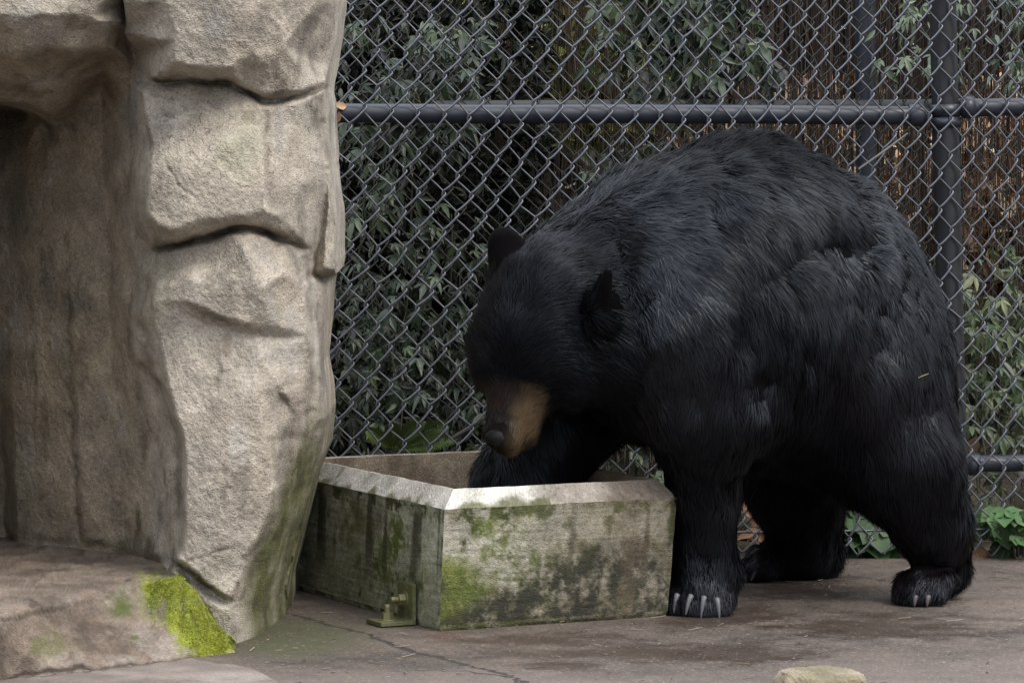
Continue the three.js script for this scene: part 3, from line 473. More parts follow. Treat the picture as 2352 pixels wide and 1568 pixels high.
  const bg = paint(new THREE.ExtrudeGeometry(sh, { depth: 0.07, bevelEnabled: true, bevelThickness: 0.001, bevelSize: 0.001, bevelSegments: 2, steps: 6 }), [0.15, 0.155, 0.07]);
  const br = part('bracket', bg, brMat, t);
  // local x of the bracket points away from the left face (-u); z along the face (w)
  br.matrixAutoUpdate = true; br.rotation.y = Math.atan2(u.z, -u.x) ; br.position.set(w.x * 0.098 - u.x * 0.006, 0.002, w.z * 0.098 - u.z * 0.006);
  const lathe = (pts) => new THREE.LatheGeometry(pts.map(([r, y]) => new THREE.Vector2(r, y)), 16);
  for (const [rot, p] of [[0, V(0.045, 0.006, 0.036)], [-Math.PI / 2, V(0.006, 0.046, 0.036)]]) {
    const b = part('bolt', lathe([[0, 0.032], [0.005, 0.032], [0.0062, 0.0295], [0.0062, 0.027], [0.0068, 0.0262], [0.0062, 0.0252], [0.0068, 0.0242], [0.0062, 0.023], [0.0062, 0]]), boltMat, br); b.position.copy(p); b.rotation.z = rot;
    const nut = part('nut', toCreasedNormals(new THREE.CylinderGeometry(0.0118, 0.0125, 0.013, 6), 0.4), boltMat, br); nut.position.copy(p); nut.rotation.z = rot; nut.translateY(0.0095);
    const ws = part('washer', lathe([[0.006, 0.003], [0.0165, 0.003], [0.0172, 0.002], [0.0172, 0]]), boltMat, br); ws.position.copy(p); ws.rotation.z = rot;
  }
}

// ---------------------------------------------------------------- bear
{
  const K = 1 / 1135;    // metres per picture unit at the bear
  const prims = [];      // tapered capsules [ax,ay,az,bx,by,bz,ra,rb,k]
  const cap = (a, b, ra, rb, k = 0.05) => { const A = at(...a), B = at(...b); prims.push([A.x, A.y, A.z, B.x, B.y, B.z, ra, rb, k]); };
  // trunk
  cap([1500, 644, -.16], [1700, 586, -.28], .2, .216, .09);
  cap([1700, 586, -.28], [1840, 648, -.38], .216, .218, .12);
  cap([1840, 648, -.38], [1905, 740, -.42], .218, .208, .1);
  cap([1480, 790, -.12], [1700, 800, -.24], .17, .215, .10);
  cap([1700, 800, -.24], [1860, 850, -.36], .215, .19, .10);
  cap([1570, 640, -.10], [1640, 740, -.10], .185, .19, .12);
  cap([1640, 740, -.12], [1850, 740, -.28], .2, .2, .12);     // near flank bulge
  cap([1945, 780, -.34], [1985, 920, -.28], .175, .155, .12);    // near haunch
  // neck
  cap([1500, 644, -.16], [1350, 690, -.08], .204, .153, .08);
  cap([1350, 690, -.065], [1262, 715, .0], .155, .112, .08);
  cap([1345, 782, -.02], [1480, 800, -.10], .092, .142, .09);
  // head
  cap([1262, 705, .02], [1205, 785, .06], .112, .092, .05);
  cap([1325, 795, .04], [1275, 860, .05], .088, .07, .05);
  cap([1180, 805, .03], [1170, 850, .06], .072, .058, .045);
  cap([1195, 860, .07], [1158, 985, .10], .06, .042, .03);    // muzzle
  cap([1208, 905, .055], [1192, 1000, .075], .043, .029, .03);  // jaw
  cap([1134, 1004, .118], [1158, 1012, .122], .026, .03, .015);  // nose pad
  // near foreleg
  cap([1545, 760, -.02], [1622, 930, .01], .16, .108, .10);
  cap([1622, 930, .01], [1620, 1120, -.04], .096, .064, .07);
  cap([1620, 1120, -.04], [1620, 1300, -.06], .064, .055, .04);
  cap([1620, 1330, -.05], [1620, 1366, -.02], .055, .045, .04);
  for (const [x, y, z] of [[1558, 1384, -.01], [1588, 1389, .008], [1618, 1392, .014], [1650, 1392, .006]]) cap([x + 6, y - 30, z - .035], [x, y, z], .025, .021, .008);
  // far foreleg, reaching into the trough
  cap([1410, 845, -.26], [1270, 985, -.24], .115, .092, .06);
  cap([1270, 985, -.24], [1196, 1105, -.22], .088, .08, .06);
  cap([1196, 1105, -.22], [1160, 1200, -.18], .08, .068, .04);
  // near hind leg
  cap([1985, 900, -.27], [2068, 1060, -.21], .15, .102, .12);
  cap([2068, 1060, -.21], [2138, 1200, -.22], .096, .07, .08);
  cap([2138, 1200, -.22], [2162, 1300, -.25], .068, .053, .05);
  cap([2165, 1320, -.26], [2120, 1345, -.19], .043, .042, .03);
  for (const [x, y, z] of [[2078, 1362, -.17], [2103, 1366, -.145], [2132, 1366, -.14], [2162, 1362, -.15]]) cap([x + 12, y - 26, z - .03], [x, y, z], .028, .02, .014);
  // far hind leg
  cap([1860, 900, -.52], [1830, 1080, -.58], .15, .105, .08);
  cap([1830, 1080, -.58], [1850, 1240, -.62], .098, .075, .06);
  cap([1870, 1285, -.63], [1760, 1296, -.60], .05, .043, .04);
  for (const [x, y, z] of [[1722, 1296, -.62], [1722, 1303, -.585], [1730, 1309, -.555]]) cap([x + 30, y - 12, z], [x, y, z], .03, .024, .014);
  // ears
  const ear = (a, b, r1, r2) => cap(a, b, r1, r2, 0.012);
  const ears = [[at(1172, 650, .0), at(1158, 560, -.02)], [at(1374, 726, .135), at(1404, 606, .16)]];
  ear([1172, 650, .0], [1158, 560, -.02], .038, .03);
  ear([1372, 728, .14], [1402, 622, .165], .024, .0175); ear([1362, 724, .105], [1390, 636, .125], .024, .0175);
  // skin folds (hollows > 0) and muscle swellings (< 0) on the near side
  const folds = [[.012, 34, [[1625, 480], [1668, 600], [1692, 700], [1704, 780]]], [.012, 30, [[1735, 650], [1785, 605], [1850, 568], [1920, 552], [1985, 570]]], [.011, 40, [[1930, 600], [1990, 690], [2012, 790]]], [.012, 30, [[1400, 540], [1436, 660], [1440, 740]]], [.009, 24, [[1800, 620], [1830, 700], [1850, 800]]], [.010, 26, [[1905, 380], [1960, 470], [2000, 560]]], [.008, 20, [[1750, 700], [1765, 800], [1750, 900]]]].map(([a, w, l]) => ({ a, w, l, b: [Math.min(...l.map((p) => p[0])) - 2.4 * w, Math.max(...l.map((p) => p[0])) + 2.4 * w, Math.min(...l.map((p) => p[1])) - 2.4 * w, Math.max(...l.map((p) => p[1])) + 2.4 * w] }));
  const field = (x, y, z) => {
    let d = 1e3;
    for (const p of prims) {
      const bx = p[3] - p[0], by = p[4] - p[1], bz = p[5] - p[2], px = x - p[0], py = y - p[1], pz = z - p[2];
      const q = bx * bx + by * by + bz * bz, t = q > 0 ? Math.min(1, Math.max(0, (px * bx + py * by + pz * bz) / q)) : 0;
      const ex = px - bx * t, ey = py - by * t, ez = pz - bz * t, r = Math.sqrt(ex * ex + ey * ey + ez * ez) - p[6] - (p[7] - p[6]) * t, k = p[8];
      const h = Math.max(0, k - Math.abs(d - r)) / k; d = Math.min(d, r) - h * h * k * 0.25;
    }
    if (d > 0.06 || d < -0.06) return d;
    if (z > -0.42 && y > 0.25) { const [px, py] = pic(x, y, z); for (const f of folds) if (px > f.b[0] && px < f.b[1] && py > f.b[2] && py < f.b[3]) { const q = segDist(f.l, px, py) / f.w; d += f.a * Math.exp(-q * q); } }
    return d + 0.006 * noise(x * 9 + 3, y * 6, z * 9) + 0.0065 * noise(x * 20, y * 12, z * 20) + 0.003 * noise(x * 44, y * 24, z * 44);
  };
  function nets(f, lo, hi, h) {         // naive surface nets
    const nx = Math.ceil((hi.x - lo.x) / h) + 1, ny = Math.ceil((hi.y - lo.y) / h) + 1, nz = Math.ceil((hi.z - lo.z) / h) + 1, F = new Float32Array(nx * ny * nz);
    const C = 4;                          // coarse pass skips blocks far from the surface
    for (let k = 0; k < nz; k += C) for (let j = 0; j < ny; j += C) for (let i = 0; i < nx; i += C) {
      const d = f(lo.x + (i + C / 2) * h, lo.y + (j + C / 2) * h, lo.z + (k + C / 2) * h), far = Math.abs(d) > h * C * 1.6 + 0.03;
      for (let c = k; c < Math.min(nz, k + C); c++) for (let b = j; b < Math.min(ny, j + C); b++) for (let a = i; a < Math.min(nx, i + C); a++) F[(c * ny + b) * nx + a] = far ? d : f(lo.x + a * h, lo.y + b * h, lo.z + c * h);
    }
    const id = new Int32Array(nx * ny * nz).fill(-1), pos = [], idx = [], sx = 1, sy = nx, sz = nx * ny, off = [0, sx, sy, sx + sy, sz, sx + sz, sy + sz, sx + sy + sz];
    for (let k = 0; k < nz - 1; k++) for (let j = 0; j < ny - 1; j++) for (let i = 0; i < nx - 1; i++) {
      const o = (k * ny + j) * nx + i; let m = 0; for (let q = 0; q < 8; q++) if (F[o + off[q]] < 0) m |= 1 << q;
      if (m === 0 || m === 255) continue;
      let x = 0, y = 0, z = 0, n = 0;
      for (let a = 0; a < 8; a++) for (const bit of [1, 2, 4]) { const b = a | bit; if (b === a || ((m >> a) & 1) === ((m >> b) & 1)) continue; const fa = F[o + off[a]], fb = F[o + off[b]], t = fa / (fa - fb); x += (a & 1) + (bit === 1 ? t : 0); y += ((a >> 1) & 1) + (bit === 2 ? t : 0); z += ((a >> 2) & 1) + (bit === 4 ? t : 0); n++; }
      id[o] = pos.length / 3; pos.push(lo.x + (i + x / n) * h, lo.y + (j + y / n) * h, lo.z + (k + z / n) * h);
    }
    const quad = (a, b, c, d, flip) => flip ? idx.push(a, c, b, b, c, d) : idx.push(a, b, c, b, d, c);
    for (let k = 1; k < nz - 1; k++) for (let j = 1; j < ny - 1; j++) for (let i = 1; i < nx - 1; i++) {
      const o = (k * ny + j) * nx + i, s = F[o] < 0;
      if (s !== F[o + sx] < 0) quad(id[o - sy - sz], id[o - sz], id[o - sy], id[o], !s);
      if (s !== F[o + sy] < 0) quad(id[o - sx - sz], id[o - sx], id[o - sz], id[o], !s);
      if (s !== F[o + sz] < 0) quad(id[o - sx - sy], id[o - sy], id[o - sx], id[o], !s);
    }
    const nor = new Float32Array(pos.length), e = h * 0.6;
    for (let i = 0; i < pos.length; i += 3) { const x = pos[i], y = pos[i + 1], z = pos[i + 2], g = V(f(x + e, y, z) - f(x - e, y, z), f(x, y + e, z) - f(x, y - e, z), f(x, y, z + e) - f(x, y, z - e)).normalize(); nor[i] = g.x; nor[i + 1] = g.y; nor[i + 2] = g.z; }
    return { pos, idx, nor };
  }
  const skin = nets(field, V(-0.16, -0.005, -0.82), V(0.98, 1.02, 0.24), 0.0095);
  const origin = V(0.45, FLOOR, -0.25);
  const M0 = at(1200, 850, .07), M1 = at(1150, 1000, .11), MA = M1.clone().sub(M0), ML = MA.length(); MA.normalize();
  const head = at(1240, 780, .04);
  const muzzle = (x, y, z) => { const p = V(x, y, z).sub(M0), t = p.dot(MA) / ML, r = p.addScaledVector(MA, -t * ML); return { t, r: r.length(), side: r.x }; };
  const hue = (x, y, z) => {   // base colour of the coat
    const m = muzzle(x, y, z);
    if (m.t > -0.02 && m.r < 0.10) {
      const w = sst(0.26, 0.5, m.t + 0.06 * noise(x * 50, y * 50, z * 50)) * sst(0.10, 0.085, m.r) * (1 - sst(0.036, 0.052, m.side - 0.02 * m.t));
      const tan = sst(0.002, 0.02, m.side + 0.008 * noise(x * 60, y * 60, 1)), c = [0.022, 0.015, 0.012]; mixc(c, [0.105, 0.072, 0.04], tan * (0.75 + 0.3 * noise(x * 40, y * 40, z * 40))); if (m.t > 0.8) mixc(c, [0.016, 0.013, 0.013], 0.9 * sst(0.03, 0.0, m.side));
      return [lerp(0.0046, c[0], w), lerp(0.0048, c[1], w), lerp(0.006, c[2], w)];
    }
    const b = 0.85 + 0.3 * noise(x * 5, y * 5, z * 5), br = sst(0.1, 0.6, noise(x * 4 + 9, y * 4, z * 4)) * 0.4 + 0.3 * sst(0.62, 0.85, x) * sst(0.75, 0.3, y); return [0.0046 * b * (1 + br), 0.0048 * b, 0.0064 * b];
  };
  const bear = thing('bear', 'large black bear with tan muzzle lowering its head into the concrete trough', 'bear', origin);
  {
    const n = skin.pos.length / 3, P = new Float32Array(n * 3), C = new Float32Array(n * 3);
    for (let i = 0; i < n; i++) { const x = skin.pos[i * 3], y = skin.pos[i * 3 + 1], z = skin.pos[i * 3 + 2]; P.set([x - origin.x, y - origin.y, z - origin.z], i * 3); const c = hue(x, y, z); C.set([c[0] * 0.35, c[1] * 0.35, c[2] * 0.35], i * 3); }
    part('body', meshOf(P, skin.idx, C, null, skin.nor), new THREE.MeshPhysicalMaterial({ vertexColors: true, roughness: 1, specularIntensity: 0.15 }), bear);
  }
  // direction the coat lies in
  const flow = [
    [[1160, 960, .1], [.25, .8, -.2], .012, .06], [[1200, 880, .09], [.25, .8, -.3], .02, .09], [[1230, 790, .1], [.45, .8, -.4], .03, .12], [[1260, 690, .1], [.75, .45, -.5], .038, .12], [[1320, 820, .12], [.7, -.35, -.1], .042, .1], [[1130, 800, .05], [-.1, .7, -.5], .03, .1],
    [[1350, 620, .05], [.85, .0, -.4], .04, .14], [[1390, 760, .05], [.6, -.75, 0], .046, .12], [[1480, 520, -.05], [.8, -.35, -.3], .045, .16], [[1520, 700, .08], [.45, -.9, 0], .046, .14], [[1640, 420, -.2], [.9, -.2, -.35], .042, .16], [[1700, 560, -.05], [.6, -.75, 0], .045, .16], [[1740, 750, 0], [.25, -1, 0], .05, .15], [[1620, 860, .1], [.15, -1, 0], .045, .12],
    [[1850, 440, -.3], [.85, -.45, -.2], .042, .16], [[2000, 600, -.3], [.6, -.8, 0], .034, .16], [[1880, 700, -.15], [.3, -.95, 0], .046, .15], [[2080, 800, -.3], [.35, -.95, 0], .034, .14], [[1800, 950, -.1], [.1, -1, 0], .058, .14], [[1600, 1050, .05], [.12, -1, .1], .04, .1], [[1610, 1240, .02], [.15, -1, .1], .032, .1],
    [[1610, 1350, .06], [-.05, -.75, .65], .024, .08], [[1300, 1020, -.2], [.15, -1, .05], .05, .12], [[2080, 1080, -.15], [.45, -.95, .1], .042, .12], [[2150, 1220, -.2], [.35, -.95, .1], .034, .1], [[2120, 1340, -.15], [-.25, -.75, .6], .022, .07], [[1830, 1120, -.55], [.1, -1, 0], .052, .12], [[1800, 1290, -.6], [-.6, -.55, .3], .026, .08],
  ].map(([p, d, len, s]) => ({ p: at(...p), d: V(...d).normalize(), len, s, up: p[1] < 530 && p[0] > 1450 ? 0.2 : 0 }));   // hair stands up along the spine
  // coat gloss: own dullness plus painted shade (spine, crown, underside) and sheen (shoulder, rump)
  const sheenSpots = [[1520, 640, 120, 210, .45], [1590, 800, 80, 150, .25], [2060, 600, 110, 190, .4], [1760, 450, 130, 70, .35], [1290, 805, 60, 60, .3], [1262, 680, 40, 40, .2], [1620, 1100, 60, 160, .2], [2110, 1120, 70, 160, .15], [1400, 480, 90, 50, .25]];
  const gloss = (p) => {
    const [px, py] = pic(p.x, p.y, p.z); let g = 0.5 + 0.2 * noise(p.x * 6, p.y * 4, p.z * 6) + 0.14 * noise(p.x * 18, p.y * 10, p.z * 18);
    for (const [x, y, w, h, a] of sheenSpots) g += a * Math.exp(-(((px - x) / w) ** 2) - ((py - y) / h) ** 2);
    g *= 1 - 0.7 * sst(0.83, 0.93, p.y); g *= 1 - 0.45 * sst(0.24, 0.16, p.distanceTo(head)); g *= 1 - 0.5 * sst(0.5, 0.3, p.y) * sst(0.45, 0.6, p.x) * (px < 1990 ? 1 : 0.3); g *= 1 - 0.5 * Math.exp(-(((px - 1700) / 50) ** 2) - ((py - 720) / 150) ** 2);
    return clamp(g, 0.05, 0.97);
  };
  const noseAt = at(1146, 1010, .135);
  // scatter strands over the skin
  const N = 430000, r = rng(2024), nt = skin.idx.length / 3, cum = new Float64Array(nt), A = V(), B = V(), Cc = V(); let acc = 0;
  const vp = (i, o) => o.set(skin.pos[i * 3], skin.pos[i * 3 + 1], skin.pos[i * 3 + 2]);
  for (let t = 0; t < nt; t++) {
    vp(skin.idx[t * 3], A); vp(skin.idx[t * 3 + 1], B); vp(skin.idx[t * 3 + 2], Cc); const zf = skin.nor[skin.idx[t * 3] * 3 + 2], hx = A.distanceTo(head);
    let w = zf > -0.25 ? 1 : 0.28; if (hx < 0.2) w *= 1.6; if (muzzle(A.x, A.y, A.z).t > 0 && hx < 0.3) w *= 2.6; if (A.y < 0.12) w *= 1.6;
    acc += B.clone().sub(A).cross(Cc.clone().sub(A)).length() * w; cum[t] = acc;
  }
  const SEG = 2, VP = SEG * 2 + 1, pos = new Float32Array(N * VP * 3), nor = new Float32Array(N * VP * 3), col = new Float32Array(N * VP * 3), guv = new Float32Array(N * VP * 2), idx = new Uint32Array(N * (SEG * 2 - 1) * 3);
  const Np = V(), D = V(), P = V(), Q = V(), S = V(), R = V(), tmp = V(); let vi = 0, ii = 0;
  for (let s = 0; s < N; s++) {
    const q = r() * acc; let lo = 0, hi = nt - 1; while (lo < hi) { const m = (lo + hi) >> 1; if (cum[m] < q) lo = m + 1; else hi = m; }
    let u = r(), v = r(); if (u + v > 1) { u = 1 - u; v = 1 - v; } const w = 1 - u - v, i0 = skin.idx[lo * 3], i1 = skin.idx[lo * 3 + 1], i2 = skin.idx[lo * 3 + 2];
    for (const [o, arr] of [[P, skin.pos], [Np, skin.nor]]) o.set(arr[i0 * 3] * w + arr[i1 * 3] * u + arr[i2 * 3] * v, arr[i0 * 3 + 1] * w + arr[i1 * 3 + 1] * u + arr[i2 * 3 + 1] * v, arr[i0 * 3 + 2] * w + arr[i1 * 3 + 2] * u + arr[i2 * 3 + 2] * v);
    if (P.distanceTo(noseAt) < 0.027 + 0.008 * r()) continue;
    Np.normalize(); D.set(0, 0, 0); let len = 0, ws = 0, up = 0;
    for (const f of flow) { const d2 = f.p.distanceToSquared(P), wt = 1 / (d2 * d2 + 2e-5); D.addScaledVector(f.d, wt); len += f.len * wt; up += f.up * wt; ws += wt; }
    up /= ws;
    len /= ws; D.normalize();
    // locks: coarse and fine swirls shared by neighbouring hairs
    const a1 = noise(P.x * 10, P.y * 7, P.z * 10), a2 = noise(P.x * 27 + 5, P.y * 17, P.z * 27), a3 = noise(P.x * 70, P.y * 45, P.z * 70 + 3), b1 = noise(P.x * 11 + 31, P.y * 8, P.z * 11), b2 = noise(P.x * 40, P.y * 22 + 11, P.z * 40);
    tmp.crossVectors(Np, D).normalize(); const k = Math.min(1, len / 0.05);
    D.addScaledVector(tmp, k * (0.42 * a1 + 0.46 * a2 + 0.42 * a3) + 0.5 * (r() - 0.5)); D.addScaledVector(Np, -D.dot(Np)).normalize();
    let earD = 1; for (const [ea, eb] of ears) { const ab = eb.clone().sub(ea), tt = clamp(tmp.copy(P).sub(ea).dot(ab) / ab.lengthSq()); const q = tmp.copy(ea).addScaledVector(ab, tt).distanceTo(P); if (q < 0.085 && q >= 0.046) len = Math.min(len, 0.016 + (q - 0.046) * 0.6); if (q < 0.046 && tt > 0.15) { earD = 0; len = 0.0065; D.copy(ab).addScaledVector(Np, -ab.dot(Np)).normalize(); } }
    const hd = sst(0.26, 0.12, P.distanceTo(head)), lift = Math.max(0.14, 0.26 + up + 0.24 * b1 * k + 0.26 * b2 * k + 0.3 * (r() - 0.4) + 0.6 * hd * earD), L = len * (0.75 + 0.5 * r()) * (1 + 0.25 * b1 * k);
    S.crossVectors(D, Np).normalize(); const roll = (r() - 0.5) * 1.3; S.multiplyScalar(Math.cos(roll)).addScaledVector(Np, Math.sin(roll)).normalize();
    const wd = (0.0005 + 0.0006 * r()) * (len < 0.02 ? 0.7 : 1), c = hue(P.x, P.y, P.z), br = 0.75 + 0.5 * r(); R.crossVectors(S, D).normalize(); if (R.dot(Np) < 0) R.negate(); R.multiplyScalar(0.8).addScaledVector(Np, 0.3).normalize();
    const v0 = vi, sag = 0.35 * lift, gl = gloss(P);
    for (let g = 0; g <= SEG; g++) {
      const t = g / SEG; Q.copy(P).addScaledVector(D, L * t).addScaledVector(Np, L * (lift * t - sag * t * t) - 0.002); Q.y -= L * 0.1 * t * t;
      const hw = g === SEG ? 0 : wd * (1 - 0.55 * t);
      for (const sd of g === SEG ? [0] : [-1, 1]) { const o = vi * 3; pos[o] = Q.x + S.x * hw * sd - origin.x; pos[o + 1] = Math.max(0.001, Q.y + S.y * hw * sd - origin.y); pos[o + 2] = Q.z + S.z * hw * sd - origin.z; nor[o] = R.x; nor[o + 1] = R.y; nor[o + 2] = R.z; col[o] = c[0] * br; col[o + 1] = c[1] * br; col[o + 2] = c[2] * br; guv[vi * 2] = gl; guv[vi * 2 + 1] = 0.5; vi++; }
      if (g) { const b = v0 + (g - 1) * 2; idx[ii++] = b; idx[ii++] = b + 1; idx[ii++] = b + 2; if (g < SEG) { idx[ii++] = b + 1; idx[ii++] = b + 3; idx[ii++] = b + 2; } }
    }
  }
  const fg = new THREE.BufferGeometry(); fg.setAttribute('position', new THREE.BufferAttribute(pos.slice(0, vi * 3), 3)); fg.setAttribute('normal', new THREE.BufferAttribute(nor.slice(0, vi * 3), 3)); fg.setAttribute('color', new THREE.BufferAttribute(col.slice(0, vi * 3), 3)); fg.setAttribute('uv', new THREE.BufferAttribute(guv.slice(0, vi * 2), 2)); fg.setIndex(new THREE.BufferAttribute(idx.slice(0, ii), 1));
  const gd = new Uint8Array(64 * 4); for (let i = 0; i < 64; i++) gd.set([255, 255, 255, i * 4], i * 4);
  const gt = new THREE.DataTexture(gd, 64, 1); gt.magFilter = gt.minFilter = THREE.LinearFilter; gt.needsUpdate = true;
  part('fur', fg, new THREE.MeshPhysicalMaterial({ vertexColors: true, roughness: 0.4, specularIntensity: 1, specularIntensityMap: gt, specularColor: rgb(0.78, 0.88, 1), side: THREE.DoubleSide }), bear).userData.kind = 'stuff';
  // claws
  const clawMat = MS({ color: rgb(0.11, 0.11, 0.118), roughness: 0.4 });
  const claw = (a, len, dirx, dz, mat = clawMat) => {
    const p = at(...a), pts = [], rad = [];
    for (let i = 0; i <= 8; i++) { const t = i / 8; pts.push(V(p.x + dirx * len * t - origin.x, p.y - len * (0.35 * t + 0.62 * t * t) - origin.y, p.z + dz * len * (t - 0.45 * t * t) - origin.z)); rad.push(0.0052 * Math.pow(1 - t, 0.6) + 0.0012); }
    part('claw', tube(pts, rad, 8), mat, bear);
  };
  claw([1556, 1366, .014], .036, -.2, .45); claw([1588, 1368, .032], .038, -.3, .5); claw([1618, 1371, .038], .042, -.16, .42); claw([1647, 1375, .030], .040, .12, .5);
  const darkClaw = MS({ color: rgb(0.09, 0.08, 0.075), roughness: 0.4 });
  for (const [x, y, z] of [[2080, 1366, -.148], [2104, 1370, -.125], [2133, 1370, -.12]]) claw([x, y, z], .02, -.15, .5, darkClaw);
  for (const [x, y, z] of [[1712, 1300, -.59], [1722, 1306, -.56], [1738, 1311, -.53]]) claw([x, y, z], .022, -.55, .3, darkClaw);
  // nose and eyes
  const noseMat = new THREE.MeshPhysicalMaterial({ color: rgb(0.006, 0.0055, 0.006), roughness: 0.5, specularIntensity: 0.4 });
  {
    const g = new THREE.SphereGeometry(1, 28, 20), p = g.attributes.position;
    for (let i = 0; i < p.count; i++) { const x = p.getX(i), y = p.getY(i), z = p.getZ(i); let k = 1; for (const sx of [-0.45, 0.45]) k -= 0.42 * Math.exp(-((x - sx) ** 2 + (y + 0.2) ** 2 * 1.5) * 16) * (z > 0 ? 1 : 0); p.setXYZ(i, x * 0.031 * k, y * 0.024 * k, z * 0.02 * k); }
    g.computeVertexNormals(); const n = part('nose', g, noseMat, bear); n.position.copy(at(1147, 1010, .128)).sub(origin); n.rotation.set(0.75, -0.35, 0.12);
  }
  const eyeMat = MS({ color: rgb(0.02, 0.013, 0.01), roughness: 0.12 });
  for (const p of [[1252, 876, .125], [1128, 872, .108]]) { const e = part('eye', new THREE.SphereGeometry(0.0085, 16, 12), eyeMat, bear); e.position.copy(at(...p)).sub(origin); }
}

// ---------------------------------------------------------------- chain link fences
const FA = at(640, 1300, -0.80), FB = at(2480, 1300, -1.06);
const fdir = V(FB.x - FA.x, 0, FB.z - FA.z), FLEN = fdir.length(); fdir.normalize(); const fnor = V(-fdir.z, 0, fdir.x); if (fnor.z < 0) fnor.negate();
const onFence = (s, y, n = 0) => V(FA.x + fdir.x * s + fnor.x * n, y, FA.z + fdir.z * s + fnor.z * n);
const sOf = (px, n = 0) => { const cx = (px - 1176) / FOC; const zz = 1 / CP; // along the fence for a picture column (at rail height)
  let s = 0; for (let k = 0; k < 12; k++) { const p = onFence(s, 1.0, n), q = pic(p.x, p.y, p.z)[0]; s += (px - q) / 1030; } return s; };
function meshWires(fence, off, rad, mat, cw, chh, slope0, slope1, shift, yTop, yBot, wob) {   // woven wires, hooked into their neighbours
  const cols = []; let s = -0.05, dip = 0, i = 0;
  while (s < FLEN + 0.1) { const t = clamp(s / FLEN), w = lerp(cw[0], cw[1], t) / 2; cols.push([s, dip, lerp(chh[0], chh[1], t)]); s += w; dip -= w * lerp(slope0, slope1, t); i++; }
  const node = (k, j) => { const [cs, cd, h] = cols[k]; const y = yTop + shift + cd - (j + (k % 2) * 0.5) * h; return [cs + wob * noise(k * 1.7, j * 0.9, 2), y + wob * noise(k * 1.1, j * 1.3, 7)]; };
  for (let k = 0; k + 1 < cols.length; k++) {
    const pts = [], rads = [], nod = []; const rows = Math.ceil((yTop + 0.5 - yBot) / cols[k][2]) + 3;
    // wire k swings between column k and column k+1
    for (let j = -4; j < rows; j++) { const e = k % 2 === 0; const a = node(k, j), b = node(k + 1, e ? j : j + 1); nod.push([a[0], a[1], 0], [b[0], b[1], 1]); }
    for (let q = 0; q + 1 < nod.length; q++) {
      const [s0, y0, side] = nod[q], [s1, y1] = nod[q + 1]; if (Math.min(y0, y1) > yTop || Math.max(y0, y1) < yBot + 0.01) continue;
      // down-right lengths lie behind, down-left lengths in front; each end bends round the neighbouring wire
      const ov = 0.0022, z = side === 0 ? -rad * 1.5 : rad * 1.5, sa = s0 + (side ? ov : -ov), sb = s1 + (side ? -ov : ov), ya = y0 + (side ? -0.0025 : -0.0095), yb = y1 + (side ? 0.0055 : 0.0025);
      const rr = side ? rad * 1.08 : rad * 0.86;
      pts.push(onFence(sa + (side ? 0.0016 : -0.0016), (ya + y0 + (side ? 0.0025 : 0.0055)) / 2, off)); rads.push(rad);
      for (const t of [0.04, 0.2, 0.5, 0.8, 0.96]) { pts.push(onFence(lerp(sa, sb, t), lerp(ya, yb, t) - (side ? 0.0022 * Math.sin(t * Math.PI) : -0.0008 * Math.sin(t * Math.PI)), off + z * Math.min(1, 4 * Math.min(t, 1 - t) + 0.35))); rads.push(rr); }
    }
    if (pts.length < 6) continue;
    const cv = new THREE.CatmullRomCurve3(pts, false, 'catmullrom', 0.5), n = Math.floor(pts.length * 1.7), g = tube(cv.getPoints(n), Array.from({ length: n + 1 }, (_, q) => rads[Math.min(rads.length - 1, Math.round(q / n * (rads.length - 1)))]), 6);
    part('wire', g, mat, fence);
  }
}
